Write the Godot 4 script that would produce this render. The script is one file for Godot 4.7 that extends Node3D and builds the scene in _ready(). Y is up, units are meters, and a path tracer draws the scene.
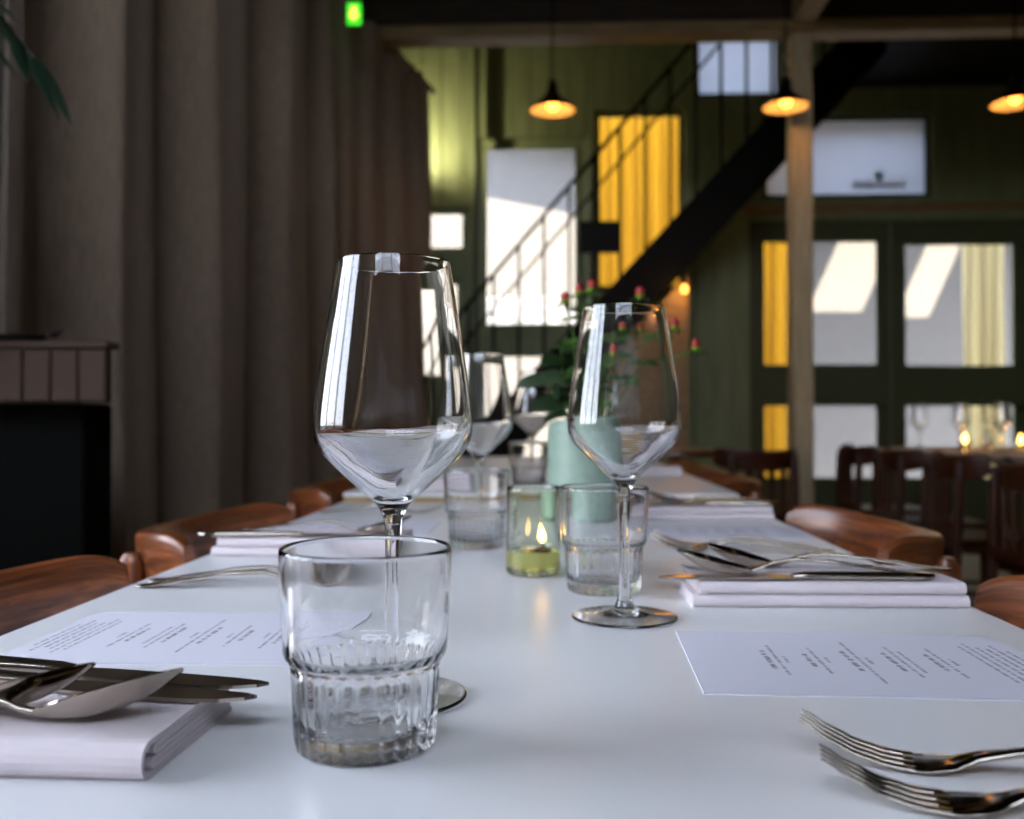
extends Node3D

# ---------------------------------------------------------------- mesh building
class Shape:
	var v := PackedVector3Array()
	var n := PackedVector3Array()
	var uv := PackedVector2Array()
	var idx := PackedInt32Array()
	var long := -1

	func tri(a: int, b: int, c: int) -> void: # counter-clockwise seen from outside
		idx.append(a); idx.append(c); idx.append(b)

	func flat_poly(p: Array, inside: Vector3) -> void: # convex, facing away from inside
		var nn: Vector3 = (p[1] - p[0]).cross(p[2] - p[0]).normalized()
		var mid := Vector3.ZERO
		for q in p: mid += q
		mid /= p.size()
		var turn: bool = nn.dot(mid - inside) < 0.0
		if turn: nn = -nn
		var s := v.size()
		var a := nn.abs()
		for q in p:
			v.append(q); n.append(nn)
			var ax_n := 1 if a.y >= a.x and a.y >= a.z else (0 if a.x >= a.z else 2)
			if long >= 0 and long != ax_n: uv.append(Vector2(q[long], q[3 - long - ax_n]))
			elif a.y >= a.x and a.y >= a.z: uv.append(Vector2(q.x, q.z))
			elif a.x >= a.z: uv.append(Vector2(q.z, q.y))
			else: uv.append(Vector2(q.x, q.y))
		for k in range(1, p.size() - 1):
			if turn: tri(s, s + k + 1, s + k)
			else: tri(s, s + k, s + k + 1)

	func box(c: Vector3, size: Vector3, bevel := 0.0) -> void:
		long = size.max_axis_index()
		var h := size * 0.5
		var b: float = minf(bevel, minf(h.x, minf(h.y, h.z)) * 0.95)
		if b <= 0.0:
			for ax in 3:
				for s in [-1.0, 1.0]:
					var p := []
					for k in [[-1, -1], [1, -1], [1, 1], [-1, 1]]:
						var q := Vector3.ZERO
						q[ax] = s * h[ax]
						q[(ax + 1) % 3] = k[0] * h[(ax + 1) % 3]
						q[(ax + 2) % 3] = k[1] * h[(ax + 2) % 3]
						p.append(c + q)
					flat_poly(p, c)
			return
		var at := func(sx: float, sy: float, sz: float, full: int) -> Vector3:
			var q := Vector3(sx * (h.x - b), sy * (h.y - b), sz * (h.z - b))
			q[full] = [sx, sy, sz][full] * h[full]
			return c + q
		for ax in 3:
			var u := (ax + 1) % 3
			var w := (ax + 2) % 3
			for s in [-1.0, 1.0]:
				var p := []
				for k in [[-1.0, -1.0], [1.0, -1.0], [1.0, 1.0], [-1.0, 1.0]]:
					var g := [0.0, 0.0, 0.0]
					g[ax] = s; g[u] = k[0]; g[w] = k[1]
					p.append(at.call(g[0], g[1], g[2], ax))
				flat_poly(p, c)
			for su in [-1.0, 1.0]:
				for sw in [-1.0, 1.0]:
					var g1 := [0.0, 0.0, 0.0]
					g1[u] = su; g1[w] = sw; g1[ax] = -1.0
					var g2 := g1.duplicate()
					g2[ax] = 1.0
					flat_poly([at.call(g1[0], g1[1], g1[2], u), at.call(g2[0], g2[1], g2[2], u), at.call(g2[0], g2[1], g2[2], w), at.call(g1[0], g1[1], g1[2], w)], c)
		for sx in [-1.0, 1.0]:
			for sy in [-1.0, 1.0]:
				for sz in [-1.0, 1.0]:
					flat_poly([at.call(sx, sy, sz, 0), at.call(sx, sy, sz, 1), at.call(sx, sy, sz, 2)], c)

	# rows of points; the outside lies towards (next column) x (next row)
	func grid(rows: Array, wrap: bool, uvs := Vector2(1, 1)) -> void:
		var r := rows.size()
		var m: int = rows[0].size()
		var cols := m if wrap else m - 1
		var nn := PackedVector3Array()
		nn.resize(r * m)
		for i in r - 1:
			for j in cols:
				var j2 := (j + 1) % m
				var a: Vector3 = rows[i][j]
				var b: Vector3 = rows[i][j2]
				var c: Vector3 = rows[i + 1][j2]
				var d: Vector3 = rows[i + 1][j]
				var f := (c - a).cross(d - b)
				nn[i * m + j] += f; nn[i * m + j2] += f
				nn[(i + 1) * m + j] += f; nn[(i + 1) * m + j2] += f
		var s := v.size()
		var along := 0.0
		for i in r:
			if i > 0:
				along += (rows[i][0] - rows[i - 1][0]).length()
			for j in (m + 1 if wrap else m):
				v.append(rows[i][j % m])
				n.append(nn[i * m + j % m].normalized())
				uv.append(Vector2(along * uvs.x, float(j) / cols * uvs.y))
		var st := m + 1 if wrap else m
		for i in r - 1:
			for j in cols:
				var a := s + i * st + j
				if not v[a].is_equal_approx(v[a + 1]):
					tri(a, a + 1, a + st + 1)
					if not v[a + st].is_equal_approx(v[a + st + 1]):
						tri(a, a + st + 1, a + st)
				else:
					tri(a, a + st + 1, a + st)

	# profile runs so that the outside is to its right: up the outer side, down the inner one; creases split it
	func lathe(profile: Array, seg := 48, crease := 40.0, c := Vector3.ZERO) -> void:
		var strip := [profile[0]]
		for k in range(1, profile.size()):
			strip.append(profile[k])
			var last := k == profile.size() - 1
			var sharp := false
			if not last:
				var t1: Vector2 = (profile[k] - profile[k - 1]).normalized()
				var t2: Vector2 = (profile[k + 1] - profile[k]).normalized()
				sharp = rad_to_deg(absf(t1.angle_to(t2))) > crease
			if last or sharp:
				var rows := []
				for p in strip:
					var row := PackedVector3Array()
					for j in seg:
						var a := TAU * j / seg
						row.append(c + Vector3(p.x * cos(a), p.y, -p.x * sin(a)))
					rows.append(row)
				grid(rows, true)
				strip = [profile[k]]

	# stations: [centre, half width, half thickness, up]; square 1 = ellipse, less = boxier
	func loft(st: Array, sides := 12, square := 1.0, capped := true, uvs := Vector2(1, 1)) -> void:
		var rows := []
		for i in st.size():
			var a: Vector3 = st[maxi(i - 1, 0)][0]
			var b: Vector3 = st[mini(i + 1, st.size() - 1)][0]
			var fwd := (b - a).normalized()
			var up: Vector3 = st[i][3]
			var right := up.cross(fwd).normalized()
			up = fwd.cross(right).normalized()
			var row := PackedVector3Array()
			for j in sides:
				var f := TAU * (j + 0.5) / sides
				var cx := cos(f)
				var sy := sin(f)
				row.append(st[i][0] + right * (signf(cx) * pow(absf(cx), square) * st[i][1]) + up * (signf(sy) * pow(absf(sy), square) * st[i][2]))
			rows.append(row)
		grid(rows, true, uvs)
		if capped:
			for e in [0, st.size() - 1]:
				var o: int = 1 if e == 0 else st.size() - 2
				flat_poly(Array(rows[e]), st[o][0])

	func tube(pts: Array, r0: float, r1: float, sides := 8) -> void:
		var st := []
		for i in pts.size():
			var r := lerpf(r0, r1, float(i) / maxi(1, pts.size() - 1))
			var f: Vector3 = (pts[mini(i + 1, pts.size() - 1)] - pts[maxi(i - 1, 0)]).normalized()
			st.append([pts[i], r, r, Vector3.UP if absf(f.y) < 0.9 else Vector3.RIGHT])
		loft(st, sides)

	# polygon in x,y pushed along z
	func prism(poly: PackedVector2Array, z0: float, z1: float, t := Transform3D()) -> void:
		var ids := Geometry2D.triangulate_polygon(poly)
		var area := 0.0
		for i in poly.size():
			area += poly[i].cross(poly[(i + 1) % poly.size()])
		for e in 2:
			var s := v.size()
			for p in poly:
				v.append(t * Vector3(p.x, p.y, z1 if e else z0))
				n.append(t.basis * Vector3(0, 0, 1 if e else -1))
				uv.append(p)
			for k in range(0, ids.size(), 3):
				var a := poly[ids[k]]
				var b := poly[ids[k + 1]]
				var c := poly[ids[k + 2]]
				var ccw: bool = (b - a).cross(c - a) > 0
				if ccw == (e == 1): tri(s + ids[k], s + ids[k + 1], s + ids[k + 2])
				else: tri(s + ids[k], s + ids[k + 2], s + ids[k + 1])
		for i in poly.size():
			var p := poly[i]
			var q := poly[(i + 1) % poly.size()]
			var s := v.size()
			var d := (q - p).normalized() * signf(area)
			var nn := t.basis * Vector3(d.y, -d.x, 0)
			for k in [[p, z0], [q, z0], [q, z1], [p, z1]]:
				v.append(t * Vector3(k[0].x, k[0].y, k[1])); n.append(nn); uv.append(Vector2(k[0].length(), k[1]))
			if area > 0: tri(s, s + 1, s + 2); tri(s, s + 2, s + 3)
			else: tri(s, s + 2, s + 1); tri(s, s + 3, s + 2)

	func commit() -> ArrayMesh:
		var a := []
		a.resize(Mesh.ARRAY_MAX)
		a[Mesh.ARRAY_VERTEX] = v
		a[Mesh.ARRAY_NORMAL] = n
		a[Mesh.ARRAY_TEX_UV] = uv
		a[Mesh.ARRAY_INDEX] = idx
		var m := ArrayMesh.new()
		m.add_surface_from_arrays(Mesh.PRIMITIVE_TRIANGLES, a)
		return m

# ---------------------------------------------------------------- scene helpers
var taken := {}
var M := {}
var rng := RandomNumberGenerator.new()

func numbered(called: String) -> String:
	taken[called] = taken.get(called, -1) + 1
	return called if taken[called] == 0 else "%s_%03d" % [called, taken[called]]

func tag(o: Node, label: String, category: String, group := "") -> Node:
	o.set_meta("label", label)
	o.set_meta("category", category)
	if group: o.set_meta("group", group)
	return o

func thing(called: String, label: String, category: String, at := Vector3.ZERO, turn := 0.0, group := "") -> Node3D:
	var o := Node3D.new()
	o.name = numbered(called)
	add_child(o)
	o.position = at
	o.rotation.y = turn
	tag(o, label, category, group)
	return o

func part(called: String, m, mat: Material, parent: Node3D) -> MeshInstance3D:
	var o := MeshInstance3D.new()
	o.name = numbered(called) if parent == self else called
	o.mesh = m.commit() if m is Shape else m
	o.material_override = mat
	o.cast_shadow = GeometryInstance3D.SHADOW_CASTING_SETTING_ON
	parent.add_child(o, true)
	return o

func struct_(called: String, m, mat: Material) -> MeshInstance3D:
	var o := part(called, m, mat, self)
	o.set_meta("kind", "structure")
	return o

func copy(o: Node3D, at: Vector3, turn: float, label: String, group := "") -> Node3D:
	var c: Node3D = o.duplicate()
	c.name = numbered(String(o.name).rstrip("0123456789").rstrip("_"))
	add_child(c)
	c.position = at
	c.rotation = Vector3(0, turn, 0)
	c.set_meta("label", label)
	if group: c.set_meta("group", group)
	return c

func bx(c: Vector3, size: Vector3, bevel := 0.0) -> Shape:
	var s := Shape.new()
	s.box(c, size, bevel)
	return s

func span(a: Vector3, b: Vector3, bevel := 0.0) -> Shape:
	return bx((a + b) * 0.5, (b - a).abs(), bevel)

func lath(profile: Array, seg := 48, crease := 40.0) -> Shape:
	var s := Shape.new()
	s.lathe(profile, seg, crease)
	return s

func tub(pts: Array, r0: float, r1: float, sides := 8) -> Shape:
	var s := Shape.new()
	s.tube(pts, r0, r1, sides)
	return s

func V2(a: Array) -> Array:
	var o := []
	for k in range(0, a.size(), 2): o.append(Vector2(a[k], a[k + 1]))
	return o

func mat(called: String, c: Color, rough := 0.6, metal := 0.0) -> StandardMaterial3D:
	var m := StandardMaterial3D.new()
	m.resource_name = called
	m.albedo_color = c
	m.roughness = rough
	m.metallic = metal
	M[called] = m
	return m

func glow(called: String, c: Color, energy: float) -> StandardMaterial3D:
	var m := mat(called, c, 0.5)
	m.emission_enabled = true
	m.emission = c
	m.emission_energy_multiplier = energy
	return m

func glass(called: String, c := Color(1, 1, 1, 0), bend := 0.05) -> StandardMaterial3D:
	var m := mat(called, c, 0.0)
	m.refraction_enabled = true
	m.refraction_scale = bend
	return m

# grain runs along u
func grain_image(dark: Color, light: Color, seed_: int, w := 512, h := 256) -> ImageTexture:
	var f := FastNoiseLite.new()
	f.seed = seed_
	f.frequency = 1.0
	f.fractal_octaves = 3
	var im := Image.create(w, h, false, Image.FORMAT_RGB8)
	for y in h:
		for x in w:
			var a := f.get_noise_2d(x * 0.006, y * 0.09)
			var b := f.get_noise_2d(x * 0.035 + 90.0, y * 0.6 + 40.0)
			var k := clampf(0.5 + a * 0.8 + b * 0.35, 0.0, 1.0)
			im.set_pixel(x, y, dark.lerp(light, k))
	im.generate_mipmaps()
	return ImageTexture.create_from_image(im)

func blotch_image(a: Color, b: Color, freq: float, seed_: int, size := 256, stretch := 1.0) -> ImageTexture:
	var f := FastNoiseLite.new()
	f.seed = seed_
	f.frequency = freq
	f.fractal_octaves = 4
	var im := Image.create(size, size, false, Image.FORMAT_RGB8)
	for y in size:
		for x in size:
			im.set_pixel(x, y, a.lerp(b, clampf(0.5 + f.get_noise_2d(x, y * stretch) * 0.9, 0, 1)))
	return ImageTexture.create_from_image(im)

func weave_image(size := 128) -> ImageTexture:
	var im := Image.create(size, size, false, Image.FORMAT_RGB8)
	for y in size:
		for x in size:
			var k := 0.5 + 0.25 * sin(x * TAU / 8.0) * signf(sin(y * TAU / 16.0)) + 0.25 * sin(y * TAU / 8.0)
			im.set_pixel(x, y, Color(k, k, k))
	return ImageTexture.create_from_image(im)

# ---------------------------------------------------------------- scene
const TABLE_Y := 0.75
const EDGE_L := -0.380
const EDGE_R := 0.335

func _ready() -> void:
	rng.seed = 7
	view_and_light()
	materials()
	room()
	courtyard()
	stairs()
	curtain_and_left()
	tables()
	chairs()
	pendants()
	glassware()
	flowers()
	settings()
	background_dining()

func view_and_light() -> void:
	var cam := Camera3D.new()
	cam.name = "camera"
	add_child(cam)
	var look := CameraAttributesPhysical.new()
	look.frustum_focal_length = 27.253
	look.frustum_focus_distance = 0.53
	look.frustum_near = 0.02
	look.frustum_far = 120.0
	look.exposure_aperture = 5.8
	cam.attributes = look
	cam.fov = 47.53
	cam.near = 0.02
	cam.far = 120.0
	cam.position = Vector3(0, TABLE_Y + 0.148, 0)
	cam.rotation = Vector3(atan(10.5 / 930.0), atan(40.0 / 930.0), 0)
	cam.current = true

	var e := Environment.new()
	e.background_mode = Environment.BG_SKY
	var sky := Sky.new()
	var sm := ProceduralSkyMaterial.new()
	sm.sky_top_color = Color(0.82, 0.865, 0.95)
	sm.sky_horizon_color = Color(0.95, 0.96, 0.985)
	sm.ground_bottom_color = Color(0.30, 0.30, 0.29)
	sm.ground_horizon_color = Color(0.42, 0.42, 0.41)
	sm.sun_angle_max = 1.0
	sky.sky_material = sm
	e.sky = sky
	e.background_energy_multiplier = 17.5
	e.tonemap_mode = Environment.TONE_MAPPER_LINEAR
	e.tonemap_exposure = 0.93
	e.sdfgi_enabled = true
	e.ssao_enabled = true
	e.ssil_enabled = true
	var w := WorldEnvironment.new()
	w.name = "surroundings"
	w.environment = e
	add_child(w)

	var sun := DirectionalLight3D.new()
	sun.name = "sun"
	sun.light_color = Color(1.0, 0.93, 0.80)
	sun.light_energy = 19.0
	sun.light_angular_distance = 0.5
	sun.shadow_enabled = true
	sun.sky_mode = DirectionalLight3D.SKY_MODE_LIGHT_ONLY
	add_child(sun)
	sun.look_at_from_position(Vector3.ZERO, Vector3(-0.42, -0.95, -0.62), Vector3.UP)

func materials() -> void:
	var m: StandardMaterial3D
	m = mat("white_tabletop", Color(0.86, 0.86, 0.86), 0.32)
	m = mat("chair_wood", Color(1, 1, 1), 0.33)
	m.albedo_texture = grain_image(Color(0.27, 0.13, 0.06), Color(0.60, 0.335, 0.17), 11)
	m.uv1_scale = Vector3(1.6, 1.0, 1)
	m.clearcoat_enabled = true
	m.clearcoat = 0.35
	m.clearcoat_roughness = 0.22
	m = mat("dark_chair_wood", Color(1, 1, 1), 0.4)
	m.albedo_texture = grain_image(Color(0.17, 0.075, 0.04), Color(0.38, 0.19, 0.10), 12)
	m.uv1_scale = Vector3(1.6, 1.0, 1)
	m = mat("tan_wood", Color(1, 1, 1), 0.5)
	m.albedo_texture = grain_image(Color(0.54, 0.45, 0.30), Color(0.68, 0.57, 0.39), 13)
	m = mat("post_wood", Color(1, 1, 1), 0.55)
	m.albedo_texture = grain_image(Color(0.70, 0.63, 0.49), Color(0.80, 0.73, 0.58), 14)
	m = mat("dark_beam", Color(1, 1, 1), 0.6)
	m.albedo_texture = grain_image(Color(0.16, 0.12, 0.085), Color(0.24, 0.18, 0.12), 15)
	m = mat("floor_wood", Color(1, 1, 1), 0.45)
	m.albedo_texture = grain_image(Color(0.13, 0.095, 0.065), Color(0.24, 0.17, 0.11), 16)
	m = mat("green_boards", Color(1, 1, 1), 0.55)
	m.albedo_texture = blotch_image(Color(0.55, 0.60, 0.45), Color(0.61, 0.66, 0.50), 0.03, 21, 256, 0.2)
	m.uv1_triplanar = true
	mat("green_paint", Color(0.34, 0.38, 0.27), 0.45)
	mat("door_green", Color(0.33, 0.37, 0.26), 0.45)
	mat("plaster", Color(0.47, 0.45, 0.40), 0.9)
	mat("dark_ceiling", Color(0.20, 0.17, 0.14), 0.9)
	mat("black_paint", Color(0.055, 0.052, 0.048), 0.5)
	mat("stair_paint", Color(0.07, 0.066, 0.055), 0.55)
	m = mat("courtyard_render", Color(1, 1, 1), 0.95)
	m.albedo_texture = blotch_image(Color(0.36, 0.355, 0.355), Color(0.38, 0.375, 0.375), 0.03, 22)
	m.uv1_triplanar = true
	mat("paving", Color(0.45, 0.44, 0.42), 0.9)
	mat("outside_timber", Color(0.42, 0.34, 0.27), 0.8)
	m = mat("window_glass", Color(1, 1, 1, 0.03), 0.0)
	m.transparency = BaseMaterial3D.TRANSPARENCY_ALPHA
	m = mat("yellow_cloth", Color(0.84, 0.64, 0.18), 0.85)
	m.backlight_enabled = true
	m.backlight = Color(0.88, 0.67, 0.18)
	m = mat("cream_cloth", Color(0.78, 0.74, 0.58), 0.85)
	m.backlight_enabled = true
	m.backlight = Color(0.85, 0.81, 0.64)
	m = mat("curtain_cloth", Color(1, 1, 1), 0.95)
	m.albedo_texture = blotch_image(Color(0.47, 0.405, 0.34), Color(0.55, 0.48, 0.41), 0.09, 23, 256, 0.15)
	m.uv1_triplanar = true
	m.uv1_scale = Vector3.ONE * 3.0
	m.rim_enabled = true
	m.rim = 0.25
	m.heightmap_enabled = false
	m = mat("napkin_cloth", Color(0.84, 0.80, 0.81), 0.92)
	m.heightmap_enabled = true
	m.heightmap_texture = weave_image()
	m.heightmap_scale = 0.02
	m.uv1_scale = Vector3.ONE * 45.0
	m = mat("table_cloth", Color(0.80, 0.79, 0.80), 0.9)
	mat("steel", Color(0.72, 0.68, 0.63), 0.10, 1.0)
	mat("blade_steel", Color(0.72, 0.68, 0.63), 0.18, 1.0)
	mat("chrome", Color(0.85, 0.85, 0.86), 0.08, 1.0)
	mat("cast_iron", Color(0.09, 0.09, 0.09), 0.5, 0.3)
	glass("clear_glass")
	glass("jar_glass", Color(0.98, 1.0, 0.95, 0))
	glass("lamp_oil", Color(0.98, 0.94, 0.58, 0.0), 0.045)
	m = mat("celadon", Color(0.59, 0.68, 0.61), 0.35)
	m.albedo_texture = blotch_image(Color(0.94, 0.94, 0.94), Color(1, 1, 1), 0.03, 25)
	m.uv1_triplanar = true
	m.uv1_scale = Vector3.ONE * 6.0
	m = mat("stem_green", Color(0.24, 0.36, 0.10), 0.6)
	m = mat("leaf_green", Color(0.20, 0.34, 0.09), 0.5)
	m.backlight_enabled = true
	m.backlight = Color(0.16, 0.3, 0.05)
	m = mat("leaf_dark", Color(0.11, 0.20, 0.07), 0.5)
	m = mat("berry", Color(0.62, 0.12, 0.14), 0.3)
	m = mat("berry_base", Color(0.45, 0.55, 0.12), 0.45)
	m = mat("palm_leaf", Color(0.06, 0.16, 0.09), 0.5)
	mat("terracotta", Color(0.45, 0.25, 0.16), 0.85)
	mat("soil", Color(0.10, 0.075, 0.055), 0.95)
	mat("lamp_enamel", Color(0.05, 0.05, 0.045), 0.35)
	mat("lamp_lining", Color(0.86, 0.82, 0.74), 0.6)
	glow("bulb_glow", Color(1.0, 0.66, 0.26), 7.0)
	glow("flame_glow", Color(1.0, 0.74, 0.34), 20.0)
	glow("exit_glow", Color(0.22, 0.85, 0.16), 1.6)
	glow("exit_arrow_glow", Color(0.95, 0.95, 0.35), 2.2)
	mat("wick", Color(0.1, 0.08, 0.05), 0.9)
	mat("brass", Color(0.75, 0.56, 0.26), 0.3, 1.0)
	mat("cork_dark", Color(0.22, 0.15, 0.10), 0.8)
	mat("wall_plank", Color(0.22, 0.145, 0.09), 0.8)
	mat("shade_black", Color(0.055, 0.055, 0.05), 0.9)  # black standing in for shade under and beside the counter
	M.shade_black.metallic_specular = 0.1
	M.black_paint.metallic_specular = 0.25
	M.stair_paint.metallic_specular = 0.25
	m = mat("milky_film", Color(0.80, 0.82, 0.84), 0.8)
	m.backlight_enabled = true
	m.backlight = Color(0.86, 0.88, 0.92)
	mat("print_grey", Color(0.45, 0.47, 0.52), 0.8)
	m = mat("menu_paper", Color(1, 1, 1), 0.75)
	m.albedo_texture = menu_image()
	m.texture_repeat = false
	mat("paper_edge", Color(0.82, 0.815, 0.85), 0.8)

# ---------------------------------------------------------------- room shell
const BACK := -8.0
const WIN := [ # x0, x1, y0, y1 of every opening in the back wall
	[-0.66, 0.30, 0.0, 3.34], [-1.30, -0.733, 2.35, 2.727], [-1.30, -0.78, 1.25, 2.12],
	[0.371, 1.137, 2.01, 3.567], [1.80, 3.216, 2.786, 3.498], [1.69, 4.03, 0.0, 2.60], [1.227, 1.96, 3.67, 4.35]]

func holed(x0: float, x1: float, y0: float, y1: float, holes: Array, place: Callable) -> Shape:
	var s := Shape.new()
	var xs := [x0, x1]
	var ys := [y0, y1]
	for h in holes:
		for k in 2:
			if not xs.has(h[k]): xs.append(h[k])
			if not ys.has(h[k + 2]): ys.append(h[k + 2])
	xs.sort(); ys.sort()
	for i in xs.size() - 1:
		for j in ys.size() - 1:
			var cx: float = (xs[i] + xs[i + 1]) * 0.5
			var cy: float = (ys[j] + ys[j + 1]) * 0.5
			var open := false
			for h in holes:
				if cx > h[0] and cx < h[1] and cy > h[2] and cy < h[3]: open = true
			if not open:
				place.call(s, xs[i], xs[i + 1], ys[j], ys[j + 1])
	return s

func room() -> void:
	var x0 := -1.35
	var x1 := 4.6
	struct_("floor", span(Vector3(x0 - 0.2, -0.15, 1.8), Vector3(x1 + 0.2, 0, -8.3)), M.floor_wood)
	var wl := holed(-1.8, 8.2, 0.0, 4.9, [[-0.20, 1.10, 0.80, 2.05]], func(s, a, b, c, d):
		s.box(Vector3(x0 - 0.1, (c + d) * 0.5, -(a + b) * 0.5), Vector3(0.2, d - c, b - a)))
	struct_("wall_left", wl, M.plaster)
	struct_("wall_right", span(Vector3(x1, 0, 1.8), Vector3(x1 + 0.2, 4.9, -8.2)), M.plaster)
	var wf := holed(x0 - 0.2, x1 + 0.2, 0.0, 4.9, [[-1.3, 0.9, 2.12, 3.28]], func(s, a, b, c, d):
		s.box(Vector3((a + b) * 0.5, (c + d) * 0.5, 1.7), Vector3(b - a, d - c, 0.2)))
	struct_("wall_front", wf, M.plaster)
	var cw := struct_("window_7", span(Vector3(-1.3, 2.12, 1.62), Vector3(0.9, 2.16, 1.78)), M.black_paint)
	for k in 4:
		part("mullion", span(Vector3(-1.3 + k * 0.718, 2.16, 1.67), Vector3(-1.255 + k * 0.718, 3.28, 1.73)), M.black_paint, cw)
		if k < 3: part("pane", span(Vector3(-1.255 + k * 0.718, 2.16, 1.698), Vector3(-1.3 + (k + 1) * 0.718, 3.28, 1.702)), M.window_glass, cw)
	struct_("ceiling", span(Vector3(x0, 3.32, 1.6), Vector3(x1, 3.52, -5.16)), M.dark_ceiling)
	struct_("wall_bulkhead", span(Vector3(x0, 3.32, -5.16), Vector3(x1, 4.9, -5.3)), M.plaster)
	struct_("ceiling_upper", span(Vector3(x0 - 0.2, 4.9, 3.2), Vector3(x1 + 0.2, 5.1, -8.4)), M.dark_ceiling)  # overhang past the front wall added to block the sun
	# back wall: a core with openings, clad in upright boards
	var core := holed(x0 - 0.2, x1 + 0.2, 0.0, 4.9, WIN, func(s, a, b, c, d):
		s.box(Vector3((a + b) * 0.5, (c + d) * 0.5, BACK - 0.12), Vector3(b - a, d - c, 0.2)))
	var wb := struct_("wall_back", core, M.green_paint)
	var cuts := [-1.35, 4.6]
	for h in WIN:
		for k in 2:
			if not cuts.has(h[k]): cuts.append(h[k])
	cuts.sort()
	for i in cuts.size() - 1:
		var wide: float = cuts[i + 1] - cuts[i]
		var count := maxi(1, roundi(wide / 0.15))
		for k in count:
			var a: float = cuts[i] + wide * k / count
			var b: float = cuts[i] + wide * (k + 1) / count
			var mid := (a + b) * 0.5
			var free := [[0.0, 4.88]]
			for h in WIN:
				if mid > h[0] and mid < h[1]:
					var next := []
					for f in free:
						if h[2] > f[0]: next.append([f[0], minf(f[1], h[2])])
						if h[3] < f[1]: next.append([maxf(f[0], h[3]), f[1]])
					free = next
			for f in free:
				if f[1] - f[0] > 0.02 and b - a > 0.03:
					part("board", span(Vector3(a + 0.003, f[0], BACK - 0.02), Vector3(b - 0.003, f[1], BACK), 0.005), M.green_boards, wb)
	# windows and glazed doors in the back wall
	glazed("door_1", -0.66, 0.30, 0.0, 3.34, [[-0.578, 0.215, 1.714, 3.259], [-0.578, 0.215, 0.383, 1.459]], true, M.green_boards)
	glazed("window_1", -1.30, -0.733, 2.35, 2.727, [[-1.27, -0.763, 2.38, 2.70]], false, M.green_boards)
	glazed("window_2", -1.30, -0.78, 1.25, 2.12, [[-1.27, -0.81, 1.28, 2.09]], false, M.green_boards)
	glazed("window_3", 0.371, 1.137, 2.01, 3.567, [[0.40, 1.108, 2.04, 3.54]], false)
	var tr := glazed("window_4", 1.80, 3.216, 2.786, 3.498, [[1.825, 3.19, 2.81, 3.474]], false)
	glazed("door_2", 1.69, 2.88, 0.0, 2.60, [[1.80, 2.776, 1.355, 2.433], [1.80, 2.776, 0.39, 1.034]], true)
	glazed("door_3", 2.885, 4.03, 0.0, 2.60, [[2.989, 3.92, 1.344, 2.40], [2.989, 3.92, 0.39, 1.033]], true)
	var w5 := glazed("window_5", 1.227, 1.96, 3.67, 4.35, [[1.25, 1.94, 3.69, 4.33]], false)
	w5.get_node("pane").material_override = M.milky_film  # film added here to dim the bright pane to grey
	tr.get_node("pane").material_override = M.milky_film
	# faded print on the transom pane: a small emblem over a line of letters too worn to read
	var pr := Shape.new()
	pr.lathe(V2([0.0, 0.0, 0.042, 0.0, 0.042, 0.004, 0.0, 0.004]), 20)
	var em := part("emblem", pr, M.print_grey, tr)
	em.position = Vector3(2.80, 2.99, BACK - 0.078)
	em.rotation.x = PI / 2
	for k in 14:
		var hh: float = 0.045 + 0.018 * ((k * 5) % 3)
		part("letter", span(Vector3(2.575 + k * 0.032, 2.885, BACK - 0.082), Vector3(2.595 + k * 0.032, 2.885 + hh, BACK - 0.077)), M.print_grey, tr)
	struct_("trim_1", span(Vector3(1.60, 2.655, -8.0), Vector3(4.6, 2.73, -7.93), 0.01), M.tan_wood)
	# post, cross beam with a pale lower board, beam running along the tables
	struct_("trim_2", span(Vector3(1.287, 0, -5.04), Vector3(1.402, 2.985, -5.155), 0.008), M.post_wood)
	struct_("trim_3", span(Vector3(-1.35, 3.055, -5.045), Vector3(4.6, 3.32, -5.16), 0.006), M.dark_beam)
	struct_("trim_4", span(Vector3(-1.35, 2.985, -5.03), Vector3(4.6, 3.055, -5.17), 0.006), M.tan_wood)
	struct_("trim_5", span(Vector3(1.287, 3.02, -5.03), Vector3(1.402, 3.32, 1.6), 0.008), M.post_wood)
	struct_("trim_6", tub([Vector3(-0.648, 0, -7.92), Vector3(-0.648, 4.9, -7.92)], 0.032, 0.032, 12), M.green_paint)
	# the daylight window beside the tables, out of the frame to the left
	var wn := struct_("window_6", span(Vector3(-1.47, 0.77, 0.22), Vector3(-1.29, 0.805, -1.12), 0.005), M.plaster)
	part("window_frame", span(Vector3(-1.47, 2.0, 0.20), Vector3(-1.41, 2.05, -1.10)), M.black_paint, wn)
	for k in 4:
		var z: float = 0.175 - k * 0.4167
		part("mullion", span(Vector3(-1.47, 0.805, z - 0.025), Vector3(-1.41, 2.0, z + 0.025)), M.black_paint, wn)
		if k < 3:
			part("pane", span(Vector3(-1.443, 0.805, z - 0.025), Vector3(-1.439, 2.0, z - 0.3917)), M.window_glass, wn)

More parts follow.
